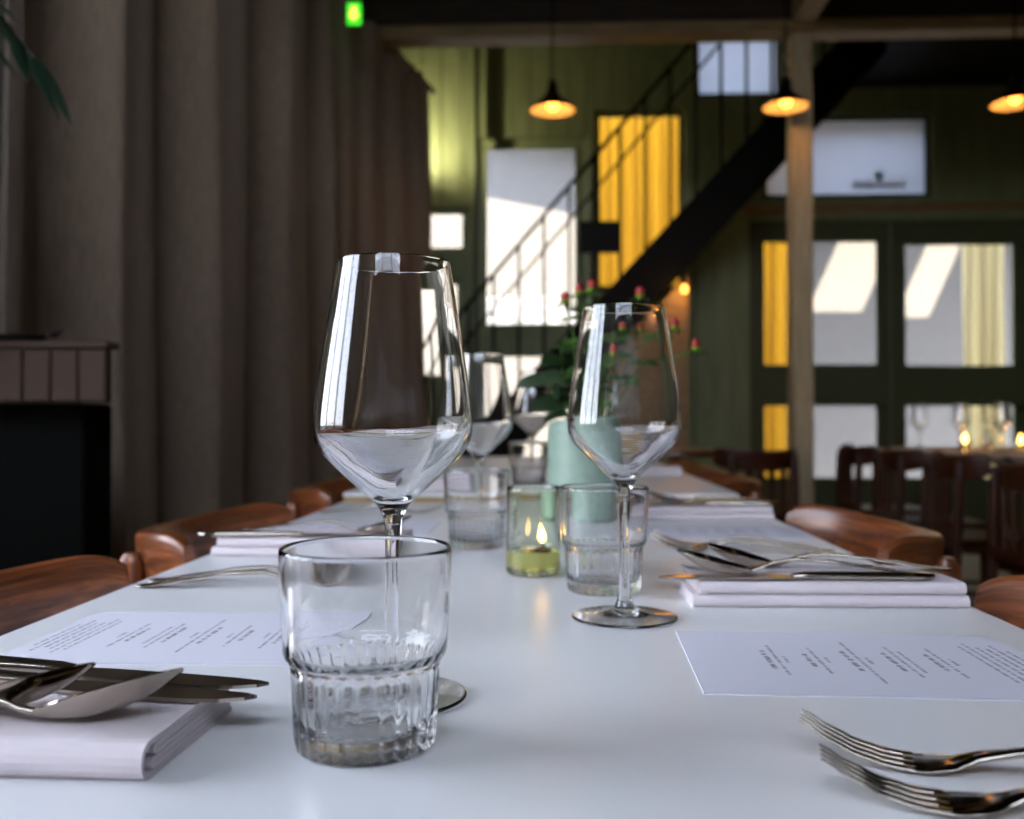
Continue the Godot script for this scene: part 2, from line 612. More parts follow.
func glazed(called: String, x0: float, x1: float, y0: float, y1: float, panes: Array, door: bool, paint: Material = M.door_green) -> Node3D:
	var s := holed(x0 + 0.004, x1 - 0.004, y0 + (0.004 if y0 > 0 else 0.0), y1 - 0.004, panes, func(t, a, b, c, d):
		t.box(Vector3((a + b) * 0.5, (c + d) * 0.5, BACK - 0.07), Vector3(b - a, d - c, 0.06)))
	var o := struct_(called, s, paint)
	for p in panes:
		part("pane", span(Vector3(p[0], p[2], BACK - 0.073), Vector3(p[1], p[3], BACK - 0.077)), M.window_glass, o)
		var b := Shape.new() # glazing bead round the pane
		for k in 2:
			b.box(Vector3(p[k] + (0.008 if k == 0 else -0.008), (p[2] + p[3]) * 0.5, BACK - 0.045), Vector3(0.016, p[3] - p[2], 0.02))
			b.box(Vector3((p[0] + p[1]) * 0.5, p[2 + k] + (0.008 if k == 0 else -0.008), BACK - 0.045), Vector3(p[1] - p[0], 0.016, 0.02))
		part("glazing_bead", b, paint, o)
	if door:
		var hx: float = x1 - 0.06
		part("handle", tub([Vector3(hx, 1.0, BACK - 0.04), Vector3(hx, 1.0, BACK + 0.03), Vector3(hx - 0.1, 1.0, BACK + 0.03)], 0.009, 0.009, 8), M.cast_iron, o)
	return o

func courtyard() -> void:
	var g := part("courtyard_ground", span(Vector3(-9, -0.25, -8.4), Vector3(12, -0.15, -14)), M.paving, self)
	g.set_meta("kind", "structure")
	var w := struct_("wall_courtyard", span(Vector3(-9, -0.15, -12.0), Vector3(12, 6.8, -12.3)), M.courtyard_render)
	var ev := part("added_eave", bx(Vector3.ZERO, Vector3(7.4, 0.14, 0.6)), M.outside_timber, w)  # unseen overhang added to throw a slanted shadow on the wall
	ev.position = Vector3(-2.2, 5.13, -11.7)
	ev.rotation.z = -0.2
	# unseen canopy added over the right half; its two gaps shape the sun patches
	var lean := holed(2.45, 9.0, 9.35, 12.0, [[4.02, 4.75, 10.8, 11.45], [5.15, 5.62, 10.75, 11.45]], func(t, a, b, c, d):
		t.box(Vector3((a + b) * 0.5, 4.06, -(c + d) * 0.5), Vector3(b - a, 0.12, d - c)))
	part("added_canopy", lean, M.outside_timber, w)
	for k in 3:  # posts that carry the added canopy
		part("added_canopy_post", span(Vector3(2.5 + k * 3.1, -0.15, -9.45), Vector3(2.6 + k * 3.1, 4.0, -9.55)), M.outside_timber, w)
	yellow_drape(0.30, 1.22, 1.95, 3.62, -8.34, "yellow pleated drape filling the window behind the staircase")
	yellow_drape(1.72, 2.08, 0.3, 3.56, -8.34, "narrow yellow drape behind the glazed door beside the post")
	yellow_drape(3.62, 3.98, 0.3, 2.5, -8.34, "pale yellow drape behind the glazed door beyond the candle table", M.cream_cloth)

func yellow_drape(xa: float, xb: float, ya: float, yb: float, z: float, label: String, cloth: Material = M.yellow_cloth) -> void:
	var rows := []
	var back := []
	for i in 13:
		var y := lerpf(ya, yb, i / 12.0)
		var r1 := PackedVector3Array()
		var r2 := PackedVector3Array()
		var cols := int((xb - xa) / 0.012)
		for j in cols + 1:
			var x := lerpf(xa, xb, float(j) / cols)
			var d := 0.025 * sin(x * 52.0 + 0.4 * sin(y * 2.0)) + 0.01 * sin(x * 23.0 + y)
			r1.append(Vector3(x, y, z + d))
			r2.append(Vector3(x, y, z + d - 0.002))
		rows.append(r1)
		back.append(r2)
	var s := Shape.new()
	s.grid(rows, false)
	var o := thing("yellow_drape", label, "curtain", Vector3((xa + xb) * 0.5, ya, z))
	part("cloth", s, cloth, o).position = -o.position
	part("rod", tub([Vector3(xa - 0.03, yb, z) - o.position, Vector3(xb + 0.03, yb, z) - o.position], 0.008, 0.008, 8), M.black_paint, o)
	for x in [xa - 0.02, xb + 0.02]:
		part("bracket", tub([Vector3(x, yb, z) - o.position, Vector3(x, yb, -8.21) - o.position], 0.007, 0.007, 6), M.black_paint, o)

# ---------------------------------------------------------------- staircase
func stair_top(x: float) -> float: return 2.497 + 1.075 * (x - 1.029)

func stairs() -> void:
	var st := thing("staircase", "dark open staircase with thin railing climbing in front of the back wall", "staircase", Vector3(-1.29, 0, -6.95))
	var off := Vector3(1.29, 0, 6.95)
	var xs := -1.29
	var xe := 2.30
	for z in [-6.5, -7.4]:
		var poly := PackedVector2Array([Vector2(xs, 0), Vector2(xs + 0.42, 0), Vector2(xe, stair_top(xe) - 0.43), Vector2(xe, stair_top(xe))])
		var s := Shape.new()
		s.prism(poly, z - 0.03, z + 0.03, Transform3D(Basis(), off))
		part("stringer", s, M.stair_paint, st)
	for k in 18:
		var x := xs + 0.1 + (k + 0.3) * 0.193
		var y := stair_top(x) - 0.10
		if y > 0.06 and x < xe - 0.1:
			part("tread", bx(Vector3(x + 0.1, y, -6.95) + off, Vector3(0.25, 0.04, 0.84), 0.006), M.stair_paint, st)
			part("riser", bx(Vector3(x + 0.215, y + 0.085, -6.95) + off, Vector3(0.02, 0.17, 0.84)), M.stair_paint, st)
	for lift in [0.0, -0.24]:
		var a := -0.95
		var b := 1.9
		var rr := 0.015 if lift == 0.0 else 0.010
		part("handrail" if lift == 0.0 else "rail", tub([Vector3(a, 2.577 + 1.165 * (a - 0.162) + lift, -6.47) + off, Vector3(b, 2.577 + 1.165 * (b - 0.162) + lift, -6.47) + off], rr, rr, 10), M.black_paint, st)
	for k in 17:
		var x := -0.93 + k * 0.175
		part("baluster", tub([Vector3(x, stair_top(x) - 0.05, -6.47) + off, Vector3(x, 2.577 + 1.165 * (x - 0.162), -6.47) + off], 0.012, 0.012, 8), M.black_paint, st)
	struct_("floor_landing", span(Vector3(2.32, 3.72, -6.4), Vector3(4.6, 3.92, -7.99)), M.stair_paint)
	var sg := thing("hanging_sign", "small black sign panel fixed to the stair railing", "sign", Vector3(0.33, 2.05, -6.43))
	part("panel", bx(Vector3(0, 0.11, 0), Vector3(0.28, 0.22, 0.03), 0.004), M.black_paint, sg)
	part("bracket", tub([Vector3(0.0, 0.2, -0.0), Vector3(0.0, 0.36, -0.03)], 0.006, 0.006, 6), M.black_paint, sg)
	# tan cupboard under the flight
	var cp := thing("under_stair_cupboard", "tan wooden cupboard built under the dark staircase", "cupboard", Vector3(0.66, 0, -6.62))
	var s := Shape.new()
	s.prism(PackedVector2Array([Vector2(-0.30, 0), Vector2(0.30, 0), Vector2(0.30, stair_top(0.96) - 0.50), Vector2(-0.30, stair_top(0.36) - 0.50)]), -0.02, 0.02)
	part("front_panel", s, M.tan_wood, cp)
	part("side_panel", span(Vector3(0.27, 0, -0.02), Vector3(0.30, stair_top(0.93) - 0.55, -0.7)), M.tan_wood, cp)
	var door := part("door", span(Vector3(-0.22, 0.05, 0.02), Vector3(0.22, 1.05, 0.035), 0.004), M.tan_wood, cp)
	part("knob", lath(V2([0.0, 0.0, 0.012, 0.0, 0.015, 0.012, 0.0, 0.02]), 12), M.brass, door).transform = Transform3D(Basis(Vector3.RIGHT, PI / 2), Vector3(0.17, 0.62, 0.035))
	var bl := thing("wall_bulb", "small bare glowing bulb under the slope of the staircase", "lamp", Vector3(0.91, 1.80, -6.43))
	var b := lath(V2([0.0, -0.03, 0.018, -0.024, 0.022, -0.008, 0.020, 0.01, 0.012, 0.026, 0.0, 0.03]), 20)
	part("bulb", b, M.bulb_glow, bl)
	part("socket", tub([Vector3(0, 0.026, 0), Vector3(0, 0.075, 0)], 0.014, 0.014, 10), M.black_paint, bl)
	part("cord", tub([Vector3(0, 0.07, 0), Vector3(0, 0.16, -0.005)], 0.004, 0.004, 6), M.black_paint, bl)
	omni(bl, Vector3.ZERO, 0.05, 0.02)

func omni(parent: Node3D, at: Vector3, energy: float, size: float, c := Color(1.0, 0.69, 0.34)) -> void:
	var l := OmniLight3D.new()
	l.name = "light"
	l.light_color = c
	l.light_energy = energy
	l.light_size = size
	l.omni_range = 14.0
	l.omni_attenuation = 2.0
	l.shadow_enabled = true
	l.position = at
	parent.add_child(l, true)

# ---------------------------------------------------------------- curtain, counter, palm
func curtain_and_left() -> void:
	var dk := [1.40, 2.06, 2.66, 3.44, 4.2, 4.55, 4.9, 5.25, 5.6, 6.05]
	var top := 3.03
	var front := PackedVector2Array()
	var n := 640
	for i in n + 1:
		var d := lerpf(1.68, 6.02, float(i) / n)
		var ph := 0.0
		for k in dk.size() - 1:
			if d >= dk[k] and d <= dk[k + 1]:
				ph = k + (d - dk[k]) / (dk[k + 1] - dk[k])
		var amp := lerpf(0.074, 0.042, smoothstep(3.4, 5.0, d))
		var fr_ := fposmod(ph + 0.08, 1.0)
		var saw := -1.0
		if fr_ < 0.16: saw = lerpf(-1.0, 1.0, smoothstep(0.0, 0.16, fr_))
		elif fr_ < 0.58: saw = lerpf(1.0, 0.55, (fr_ - 0.16) / 0.42)
		elif fr_ < 0.80: saw = lerpf(0.55, -1.0, smoothstep(0.58, 0.80, fr_))
		var x := -1.06 + 0.32 * smoothstep(4.4, 6.0, d) + amp * saw + 0.007 * sin(TAU * 3.0 * ph + sin(d * 3.0))
		front.append(Vector2(x, -d))
	var rows := []
	for i in 2:
		var row := PackedVector3Array()
		rows.append(row)
	var s := Shape.new()
	var levels := 14
	var fr := []
	var bk := []
	for i in levels + 1:
		var y := lerpf(0.02, top, float(i) / levels)
		var r := PackedVector3Array()
		var r2 := PackedVector3Array()
		var calm := lerpf(1.0, 0.82, float(i) / levels)
		for k in front.size():
			var p := front[k]
			var x := -1.06 + (p.x + 1.06) * calm + 0.008 * sin(y * 2.3 + p.y * 5.0)
			r.append(Vector3(x, y, p.y))
			r2.append(Vector3(x - 0.004, y, p.y))
		fr.append(r)
		bk.append(r2)
	var fr2 := []
	for r in fr:
		var q: PackedVector3Array = r.duplicate()
		q.reverse()
		fr2.append(q)
	s.grid(fr2, false)
	s.grid(bk, false)
	var cu := thing("curtain", "tall grey brown floor length curtain hanging in deep folds", "curtain", Vector3(-1.06, 0.0, -3.9))
	var cl := part("cloth", s, M.curtain_cloth, cu)
	cl.position = -cu.position
	var tr := part("curtain_track", tub([Vector3(-1.06, 3.05, -1.7), Vector3(-1.06, 3.05, -4.6), Vector3(-0.93, 3.05, -5.3), Vector3(-0.78, 3.05, -6.05)], 0.018, 0.018, 8), M.black_paint, cu)
	tr.position = -cu.position
	for k in 16:
		var d := 1.8 + k * 0.27
		part("hook", tub([Vector3(-1.06 + 0.27 * smoothstep(4.4, 6.0, d), 3.0, -d) - cu.position, Vector3(-1.06 + 0.27 * smoothstep(4.4, 6.0, d), 3.05, -d) - cu.position], 0.007, 0.007, 6), M.black_paint, cu)
	for z in [-2.0, -3.4, -4.8]:
		part("hanger", tub([Vector3(-1.06, 3.05, z) - cu.position, Vector3(-1.06, 3.32, z) - cu.position], 0.008, 0.008, 6), M.black_paint, cu)

	# serving counter with a planked front
	var c := thing("serving_counter", "dark serving counter with a brown planked front edge before the curtain", "counter", Vector3(-1.4, 0, -1.52))
	part("shade_infill", span(Vector3(0.07, 0, 0.0), Vector3(0.62, 0.925, -0.10), 0.004), M.shade_black, c)  # black box in place of the dark open space below the top
	part("top", span(Vector3(0.06, 1.012, 0.075), Vector3(0.695, 1.024, 0.03), 0.003), M.cork_dark, c)
	part("top_core", span(Vector3(0.07, 0.926, 0.055), Vector3(0.68, 1.012, 0.03)), M.shade_black, c)  # black end stands in for its shadowed side
	for k in 13:
		var a := 0.69 - k * 0.0455
		part("plank", span(Vector3(a - 0.0435, 0.927, 0.055), Vector3(a, 1.012, 0.07), 0.003), M.wall_plank, c)
	var ty := thing("serving_tray", "small black oval tray lying on the planked counter", "tray", Vector3(-0.90, 1.024, -1.475))
	var tm := lath(V2([0.0, 0.0, 0.07, 0.0, 0.09, 0.012, 0.093, 0.012, 0.072, 0.003, 0.0, 0.003]), 32, 30)
	var tp := part("dish", tm, M.lamp_enamel, ty)
	tp.scale = Vector3(1.0, 1.0, 0.3)
	part("handle", tub([Vector3(0.086, 0.011, -0.01), Vector3(0.105, 0.018, 0), Vector3(0.086, 0.011, 0.01)], 0.004, 0.004, 6), M.chrome, ty)

	# palm beside the counter; one frond reaches into the picture
	var pm := thing("potted_palm", "potted palm with a dark arching frond before the curtain", "plant", Vector3(-1.13, 0, -1.17))
	part("pot", lath(V2([0.0, 0.0, 0.13, 0.0, 0.17, 0.30, 0.18, 0.30, 0.18, 0.34, 0.16, 0.34, 0.15, 0.28, 0.0, 0.28]), 32, 30), M.terracotta, pm)
	part("soil", lath(V2([0.152, 0.285, 0.0, 0.30]), 24), M.soil, pm)
	part("trunk", tub([Vector3(0, 0.28, 0), Vector3(0.015, 0.7, 0), Vector3(0, 1.12, 0)], 0.035, 0.022, 10), M.cork_dark, pm)
	var fronds := [ # crown-relative way points
		[Vector3(0, 1.1, 0), Vector3(0.08, 1.42, -0.05), Vector3(0.19, 1.54, -0.10), Vector3(0.29, 1.52, -0.14), Vector3(0.37, 1.43, -0.16)],
		[Vector3(0, 1.1, 0), Vector3(0.06, 1.23, -0.06), Vector3(0.13, 1.25, -0.10), Vector3(0.18, 1.20, -0.13), Vector3(0.21, 1.13, -0.15)],
		[Vector3(0, 1.1, 0), Vector3(-0.03, 1.36, -0.04), Vector3(-0.06, 1.48, -0.05), Vector3(-0.09, 1.44, -0.06), Vector3(-0.12, 1.36, -0.06)],
		[Vector3(0, 1.1, 0), Vector3(0.02, 1.38, 0.06), Vector3(0.03, 1.47, 0.15), Vector3(0.03, 1.40, 0.24), Vector3(0.03, 1.28, 0.29)]]
	for w in fronds:
		var cv := Curve3D.new()
		for i in w.size():
			var t: Vector3 = (w[mini(i + 1, w.size() - 1)] - w[maxi(i - 1, 0)]) * 0.17
			cv.add_point(w[i], -t, t)
		var pts := []
		for i in 17: pts.append(cv.sample_baked(cv.get_baked_length() * i / 16.0))
		var rc := part("frond", tub(pts, 0.008, 0.002, 6), M.palm_leaf, pm)
		for i in range(4, 17):
			var fw: Vector3 = (pts[i] - pts[i - 1]).normalized()
			var side := fw.cross(Vector3.UP).normalized()
			for sgn in [-1.0, 1.0]:
				var l := 0.17 * sin(PI * clampf((i - 2) / 17.0, 0.12, 0.9))
				part("leaflet", blade(pts[i], (side * sgn + fw * 0.85 + Vector3.DOWN * 0.25).normalized(), l, 0.013), M.palm_leaf, rc)

func blade(a: Vector3, dir: Vector3, l: float, w: float, droop := 0.25, face := Vector3.UP) -> Shape:
	var st := []
	for i in 5:
		var t := i / 4.0
		var p := a + dir * (l * t) + Vector3.DOWN * (droop * l * t * t)
		st.append([p, maxf(0.0006, w * sin(PI * (0.12 + 0.86 * t))), 0.0007, face if absf(dir.dot(face.normalized())) < 0.95 else Vector3.RIGHT])
	var s := Shape.new()
	s.loft(st, 6)
	return s

# ---------------------------------------------------------------- tables and chairs
func table(at_z0: float, at_z1: float, top: float, label: String, edge: Material, feet: Array) -> void:
	var mid := Vector3((EDGE_L + EDGE_R) * 0.5, 0, (at_z0 + at_z1) * 0.5)
	var t := thing("dining_table", label, "table", mid)
	var w := EDGE_R - EDGE_L
	var l := at_z0 - at_z1
	part("tabletop", bx(Vector3(0, top - 0.004, 0), Vector3(w, 0.008, l), 0.0025), M.white_tabletop, t)
	part("edge_board", bx(Vector3(0, top - 0.018, 0), Vector3(w - 0.002, 0.0199, l - 0.002), 0.001), edge, t)
	for z in feet:
		var o := Vector3(0, 0, z - mid.z)
		part("column", bx(o + Vector3(0, (top - 0.028) * 0.5, 0), Vector3(0.055, top - 0.03, 0.055), 0.006), M.cast_iron, t)
		part("foot", bx(o + Vector3(0, 0.015, 0), Vector3(0.56, 0.03, 0.06), 0.008), M.cast_iron, t)
		part("bearer", bx(o + Vector3(0, top - 0.042, 0), Vector3(0.50, 0.026, 0.05), 0.005), M.cast_iron, t)

func tables() -> void:
	table(0.16, -1.655, TABLE_Y, "long white dining table set with menus, glasses and cutlery", M.white_tabletop, [-0.18, -1.52])
	table(-1.675, -3.35, TABLE_Y + 0.016, "white dining table with a tan wooden edge beyond the flower vase", M.tan_wood, [-1.83, -3.1])

func make_chair(label: String, wood: Material) -> Node3D:
	# the sitter looks along +x; the tips of the curved back lie at x = 0
	var c := thing("bistro_chair", label, "chair")
	var rail := []
	for i in 37:
		var t := sin((i / 36.0 * 2.0 - 1.0) * PI * 0.5) * 0.5 + (i / 36.0 * 2.0 - 1.0) * 0.5
		var ang := t * deg_to_rad(72.0)
		var p := Vector3(-0.112 + 0.112 * (1.0 - cos(ang)) / (1.0 - cos(deg_to_rad(72.0))), 0.735, 0.2 * sin(ang) / sin(deg_to_rad(72.0)))
		p.y += p.x * 0.18
		var taper := 1.0 - 0.42 * pow(absf(t), 12.0)
		rail.append([p, 0.0475 * taper, 0.0105 * sqrt(taper), Vector3(-cos(ang), -0.18 * cos(ang), sin(ang))])
	var s := Shape.new()
	s.loft(rail, 16, 0.42, true, Vector2(1.5, 2.0))
	part("crest_rail", s, wood, c)
	for sg in [-1.0, 1.0]:
		var st := []
		for k in [[0.0, -0.165], [0.2, -0.135], [0.42, -0.118], [0.60, -0.112], [0.70, -0.108], [0.735, -0.107], [0.746, -0.107]]:
			var r: float = 0.017 if k[0] < 0.72 else (0.015 if k[0] < 0.74 else 0.008)
			st.append([Vector3(k[1] + 0.018, k[0], sg * 0.152), r, r, Vector3.RIGHT])
		s = Shape.new()
		s.loft(st, 10, 0.7, true, Vector2(1, 0.5))
		part("back_leg", s, wood, c)
		part("front_leg", tub([Vector3(0.265, 0.0, sg * 0.160), Vector3(0.255, 0.44, sg * 0.150)], 0.014, 0.019, 10), wood, c)
		part("stretcher", tub([Vector3(-0.120, 0.20, sg * 0.150), Vector3(0.258, 0.20, sg * 0.154)], 0.009, 0.009, 8), wood, c)
	for k in 4:
		var z := -0.084 + k * 0.056
		part("slat", bx(Vector3(-0.110, 0.572, z), Vector3(0.011, 0.225, 0.027), 0.003), wood, c)
	part("lower_rail", bx(Vector3(-0.104, 0.462, 0), Vector3(0.018, 0.045, 0.285), 0.004), wood, c)
	part("seat", bx(Vector3(0.095, 0.446, 0), Vector3(0.385, 0.022, 0.375), 0.01), wood, c)
	part("seat_frame", bx(Vector3(0.085, 0.418, 0), Vector3(0.33, 0.034, 0.32), 0.004), wood, c)
	return c

func chairs() -> void:
	var xl := EDGE_L - 0.012
	var xr := EDGE_R + 0.012
	var c0 := make_chair("brown bentwood chair at the curtain side, near the end of the set table", M.chair_wood)
	c0.position = Vector3(xl, 0, -0.655)
	c0.set_meta("group", "chairs along the white tables")
	var g := "chairs along the white tables"
	copy(c0, Vector3(xl, 0, -1.20), 0, "brown bentwood chair at the curtain side, by the second folded napkin", g)
	copy(c0, Vector3(xl, 0, -1.86), 0, "brown bentwood chair at the curtain side, where the two tables meet", g)
	copy(c0, Vector3(xl, 0, -2.5), 0, "brown bentwood chair at the curtain side of the tan edged table", g)
	copy(c0, Vector3(xr - 0.004, 0, -0.578), PI, "brown bentwood chair opposite the curtain, near the end of the set table", g)
	copy(c0, Vector3(xr, 0, -1.205), PI, "brown bentwood chair opposite the curtain with its curved back end showing", g)
	copy(c0, Vector3(xr, 0, -2.17), PI, "brown bentwood chair on the staircase side of the tan edged table", g)
	copy(c0, Vector3(xr, 0, -2.70), PI, "brown bentwood chair at the far end of the tan edged table", g)

# ---------------------------------------------------------------- pendants
func make_pendant(label: String) -> Node3D:
	var p := thing("pendant_lamp", label, "lamp", Vector3.ZERO, 0.0, "pendant lamps")
	part("shade", lath(V2([0.114, 0.0, 0.112, 0.012, 0.075, 0.045, 0.042, 0.072, 0.028, 0.10, 0.024, 0.125, 0.0, 0.13]), 40, 60), M.lamp_enamel, p)
	part("shade_lining", lath(V2([0.0, 0.124, 0.022, 0.12, 0.026, 0.098, 0.040, 0.069, 0.073, 0.042, 0.110, 0.010, 0.1135, 0.0]), 40, 60), M.lamp_lining, p)
	part("bulb", lath(V2([0.0, -0.002, 0.018, 0.003, 0.029, 0.018, 0.030, 0.032, 0.022, 0.052, 0.013, 0.07, 0.0, 0.072]), 24), M.bulb_glow, p)
	part("socket", tub([Vector3(0, 0.068, 0), Vector3(0, 0.118, 0)], 0.014, 0.014, 12), M.brass, p)
	part("cap", lath(V2([0.0, 0.125, 0.026, 0.125, 0.02, 0.15, 0.008, 0.165, 0.0, 0.165]), 20), M.lamp_enamel, p)
	part("cord", tub([Vector3(0, 0.16, 0), Vector3(0, 0.815, 0)], 0.005, 0.005, 8), M.black_paint, p)
	part("ceiling_rose", lath(V2([0.0, 0.795, 0.03, 0.80, 0.045, 0.82, 0.0, 0.82]), 24), M.lamp_enamel, p)
	omni(p, Vector3(0, 0.026, 0), 0.04, 0.028)
	return p

func pendants() -> void:
	var p0 := make_pendant("lit orange pendant lamp hanging above the tall white window")
	p0.position = Vector3(0.004, 2.50, -4.8)
	var p1 := copy(p0, Vector3(1.198, 2.50, -4.8), 0, "lit orange pendant lamp hanging before the wooden post")
	part("ball_fitting", lath(V2([0, 0.17, 0.016, 0.178, 0.02, 0.188, 0.016, 0.198, 0, 0.206]), 16), M.chrome, p1)
	part("ball_fitting", lath(V2([0, 0.25, 0.014, 0.257, 0.018, 0.266, 0.014, 0.275, 0, 0.283]), 16), M.chrome, p1)
	copy(p0, Vector3(2.345, 2.50, -4.8), 0, "lit orange pendant lamp hanging above the far candle table")
	# small wall light that washes the green boards
	var sc := thing("wall_sconce", "small dark wall light on the pale green boards", "lamp", Vector3(-1.22, 3.10, -7.98))
	part("arm", tub([Vector3(0, 0, 0), Vector3(0, 0.0, 0.34)], 0.012, 0.012, 8), M.lamp_enamel, sc)
	part("dish", lath(V2([0.0, -0.02, 0.04, -0.014, 0.075, 0.004, 0.072, 0.007, 0.038, -0.008, 0.0, -0.014]), 28, 40), M.lamp_enamel, sc).position = Vector3(0, 0.0, 0.36)
	part("bulb", lath(V2([0.0, -0.012, 0.018, -0.002, 0.026, 0.014, 0.018, 0.032, 0.0, 0.04]), 20), M.bulb_glow, sc).position = Vector3(0, 0.01, 0.36)
	omni(sc, Vector3(0, 0.024, 0.36), 1.0, 0.03, Color(1.0, 0.93, 0.74))
	var ex := thing("exit_sign", "small glowing green exit sign hanging near the curtain top", "sign", Vector3(-0.925, 2.745, -4.3))
	part("box", bx(Vector3(0, 0.055, 0), Vector3(0.065, 0.10, 0.02), 0.003), M.exit_glow, ex)
	var ar := Shape.new()
	ar.prism(PackedVector2Array([Vector2(-0.012, 0.085), Vector2(-0.012, 0.05), Vector2(-0.028, 0.05), Vector2(0, 0.018), Vector2(0.028, 0.05), Vector2(0.012, 0.05), Vector2(0.012, 0.085)]), 0.0102, 0.013)
	part("arrow", ar, M.exit_arrow_glow, ex)
	part("hanger", tub([Vector3(0, 0.10, 0), Vector3(0, 0.576, 0)], 0.005, 0.005, 6), M.black_paint, ex)

# ---------------------------------------------------------------- glassware
func smooth(p: Array, cuts: int) -> Array:
	var o := []
	for i in p.size() - 1:
		for k in cuts:
			var q: Vector2 = p[i].cubic_interpolate(p[i + 1], p[maxi(i - 1, 0)], p[mini(i + 2, p.size() - 1)], float(k) / cuts)
			o.append(Vector2(maxf(0.0, q.x), q.y))
	o.append(p[-1])
	return o

func wine_glass_shape() -> Shape:
	var outer := V2([0.0, 0.0026, 0.008, 0.0024, 0.018, 0.0016, 0.028, 0.0007, 0.0375, 0.0, 0.0390, 0.0004, 0.0396, 0.0012, 0.0388, 0.0020, 0.0360, 0.0022, 0.028, 0.0027, 0.018, 0.0037, 0.0115, 0.0055, 0.0075, 0.0090, 0.0052, 0.0150, 0.0042, 0.024,
		0.0038, 0.035, 0.0037, 0.055, 0.0038, 0.075, 0.0043, 0.088, 0.0054, 0.0955, 0.0090, 0.1025, 0.0165, 0.1095, 0.0240, 0.1165, 0.0315, 0.1235, 0.0372, 0.1295,
		0.0405, 0.1345, 0.0421, 0.1395, 0.0425, 0.1450, 0.0421, 0.1520, 0.0410, 0.1620, 0.0394, 0.1740, 0.0376, 0.1860, 0.0357, 0.1980, 0.0338, 0.2100, 0.0319, 0.2220, 0.0304, 0.2312,
		0.0300, 0.2320, 0.0294, 0.2316])
	var inner := V2([0.0293, 0.2308, 0.0309, 0.2220, 0.0328, 0.2100, 0.0347, 0.1980, 0.0366, 0.1860, 0.0384, 0.1740, 0.0400, 0.1620, 0.0411, 0.1520, 0.0414, 0.1455, 0.0409, 0.1405,
		0.0391, 0.1358, 0.0358, 0.1312, 0.0300, 0.1255, 0.0222, 0.1188, 0.0142, 0.1122, 0.0085, 0.1080, 0.0040, 0.1062, 0.0, 0.1058])
	var s := Shape.new()
	s.lathe(smooth(outer + inner, 3), 72, 100.0)
	return s

func tumbler_shape() -> Shape:
	var s := Shape.new()
	var seg := 168
	var prof := V2([0.0, 0.0022, 0.020, 0.0020, 0.027, 0.0008, 0.0300, 0.0, 0.0314, 0.0012, 0.0322, 0.0050, 0.0326, 0.012, 0.0330, 0.020, 0.0334, 0.028, 0.0337, 0.034, 0.0340, 0.0375, 0.0352, 0.0400, 0.0366, 0.0418, 0.0371, 0.0440,
		0.0374, 0.050, 0.0379, 0.060, 0.0384, 0.070, 0.0388, 0.080, 0.0391, 0.0880, 0.0389, 0.0897, 0.0381, 0.0902, 0.0373, 0.0897, 0.0370, 0.0880,
		0.0367, 0.080, 0.0363, 0.070, 0.0358, 0.060, 0.0353, 0.050, 0.0349, 0.0450, 0.0340, 0.0430, 0.0318, 0.0412, 0.0310, 0.0390, 0.0306, 0.032, 0.0302, 0.024, 0.0298, 0.016, 0.0288, 0.0115, 0.0255, 0.0092, 0.015, 0.0082, 0.0, 0.0080])
	var rows := []
	for k in prof.size():
		var p: Vector2 = prof[k]
		var m := 0.0
		if k < 14: m = smoothstep(0.001, 0.006, p.y) * (1.0 - smoothstep(0.034, 0.0405, p.y)) * (1.0 if p.x > 0.03 else 0.0)
		var row := PackedVector3Array()
		for j in seg:
			var a := TAU * j / seg
			var r := p.x - 0.0016 * m * (1.0 - absf(sin(a * 14.0)))
			row.append(Vector3(r * cos(a), p.y, -r * sin(a)))
		rows.append(row)
	s.grid(rows, true)
	return s

func glassware() -> void:
	var w := wine_glass_shape().commit()
	var tu := tumbler_shape().commit()
	var at := [
		[Vector3(-0.085, 0.75, -0.495), "large empty wine glass standing behind the fluted tumbler by the spoons"],
		[Vector3(0.054, 0.75, -0.700), "empty wine glass standing beside the menu, before the candle jar"],
		[Vector3(-0.093, 0.75, -1.195), "empty wine glass standing behind a tumbler near the celadon vase"],
		[Vector3(-0.040, 0.766, -1.93), "wine glass next to a tumbler on the tan edged table"],
		[Vector3(0.18, 0.766, -2.75), "wine glass at the far end of the tan edged table"]]
	for a in at:
		var o := thing("wine_glass", a[1], "wine glass", a[0] + Vector3(0, 0.0003, 0), 0.0, "wine glasses on the white tables")
		part("bowl_stem_and_foot", w, M.clear_glass, o)
	at = [
		[Vector3(-0.085, 0.75, -0.423), "fluted clear tumbler standing between thick napkin and table forks, before the large wine glass"],
		[Vector3(0.045, 0.75, -0.812), "fluted clear tumbler between a wine glass and the oil candle"],
		[Vector3(-0.088, 0.75, -1.085), "fluted clear tumbler beyond the candle jar, before a wine glass"],
		[Vector3(-0.045, 0.766, -1.80), "fluted clear tumbler on the tan edged table"]]
	for a in at:
		var o := thing("tumbler", a[1], "tumbler", a[0] + Vector3(0, 0.0003, 0), 0.13, "tumblers on the white tables")
		part("fluted_body", tu, M.clear_glass, o)
	oil_candle(Vector3(-0.018, 0.75, -0.897), "lit oil candle with yellow oil in a straight glass jar")

func flame_shape(h: float) -> Shape:
	return lath(V2([0.0, 0.0, 0.12 * h, 0.06 * h, 0.2 * h, 0.24 * h, 0.18 * h, 0.42 * h, 0.10 * h, 0.68 * h, 0.04 * h, 0.88 * h, 0.0, h]), 16)

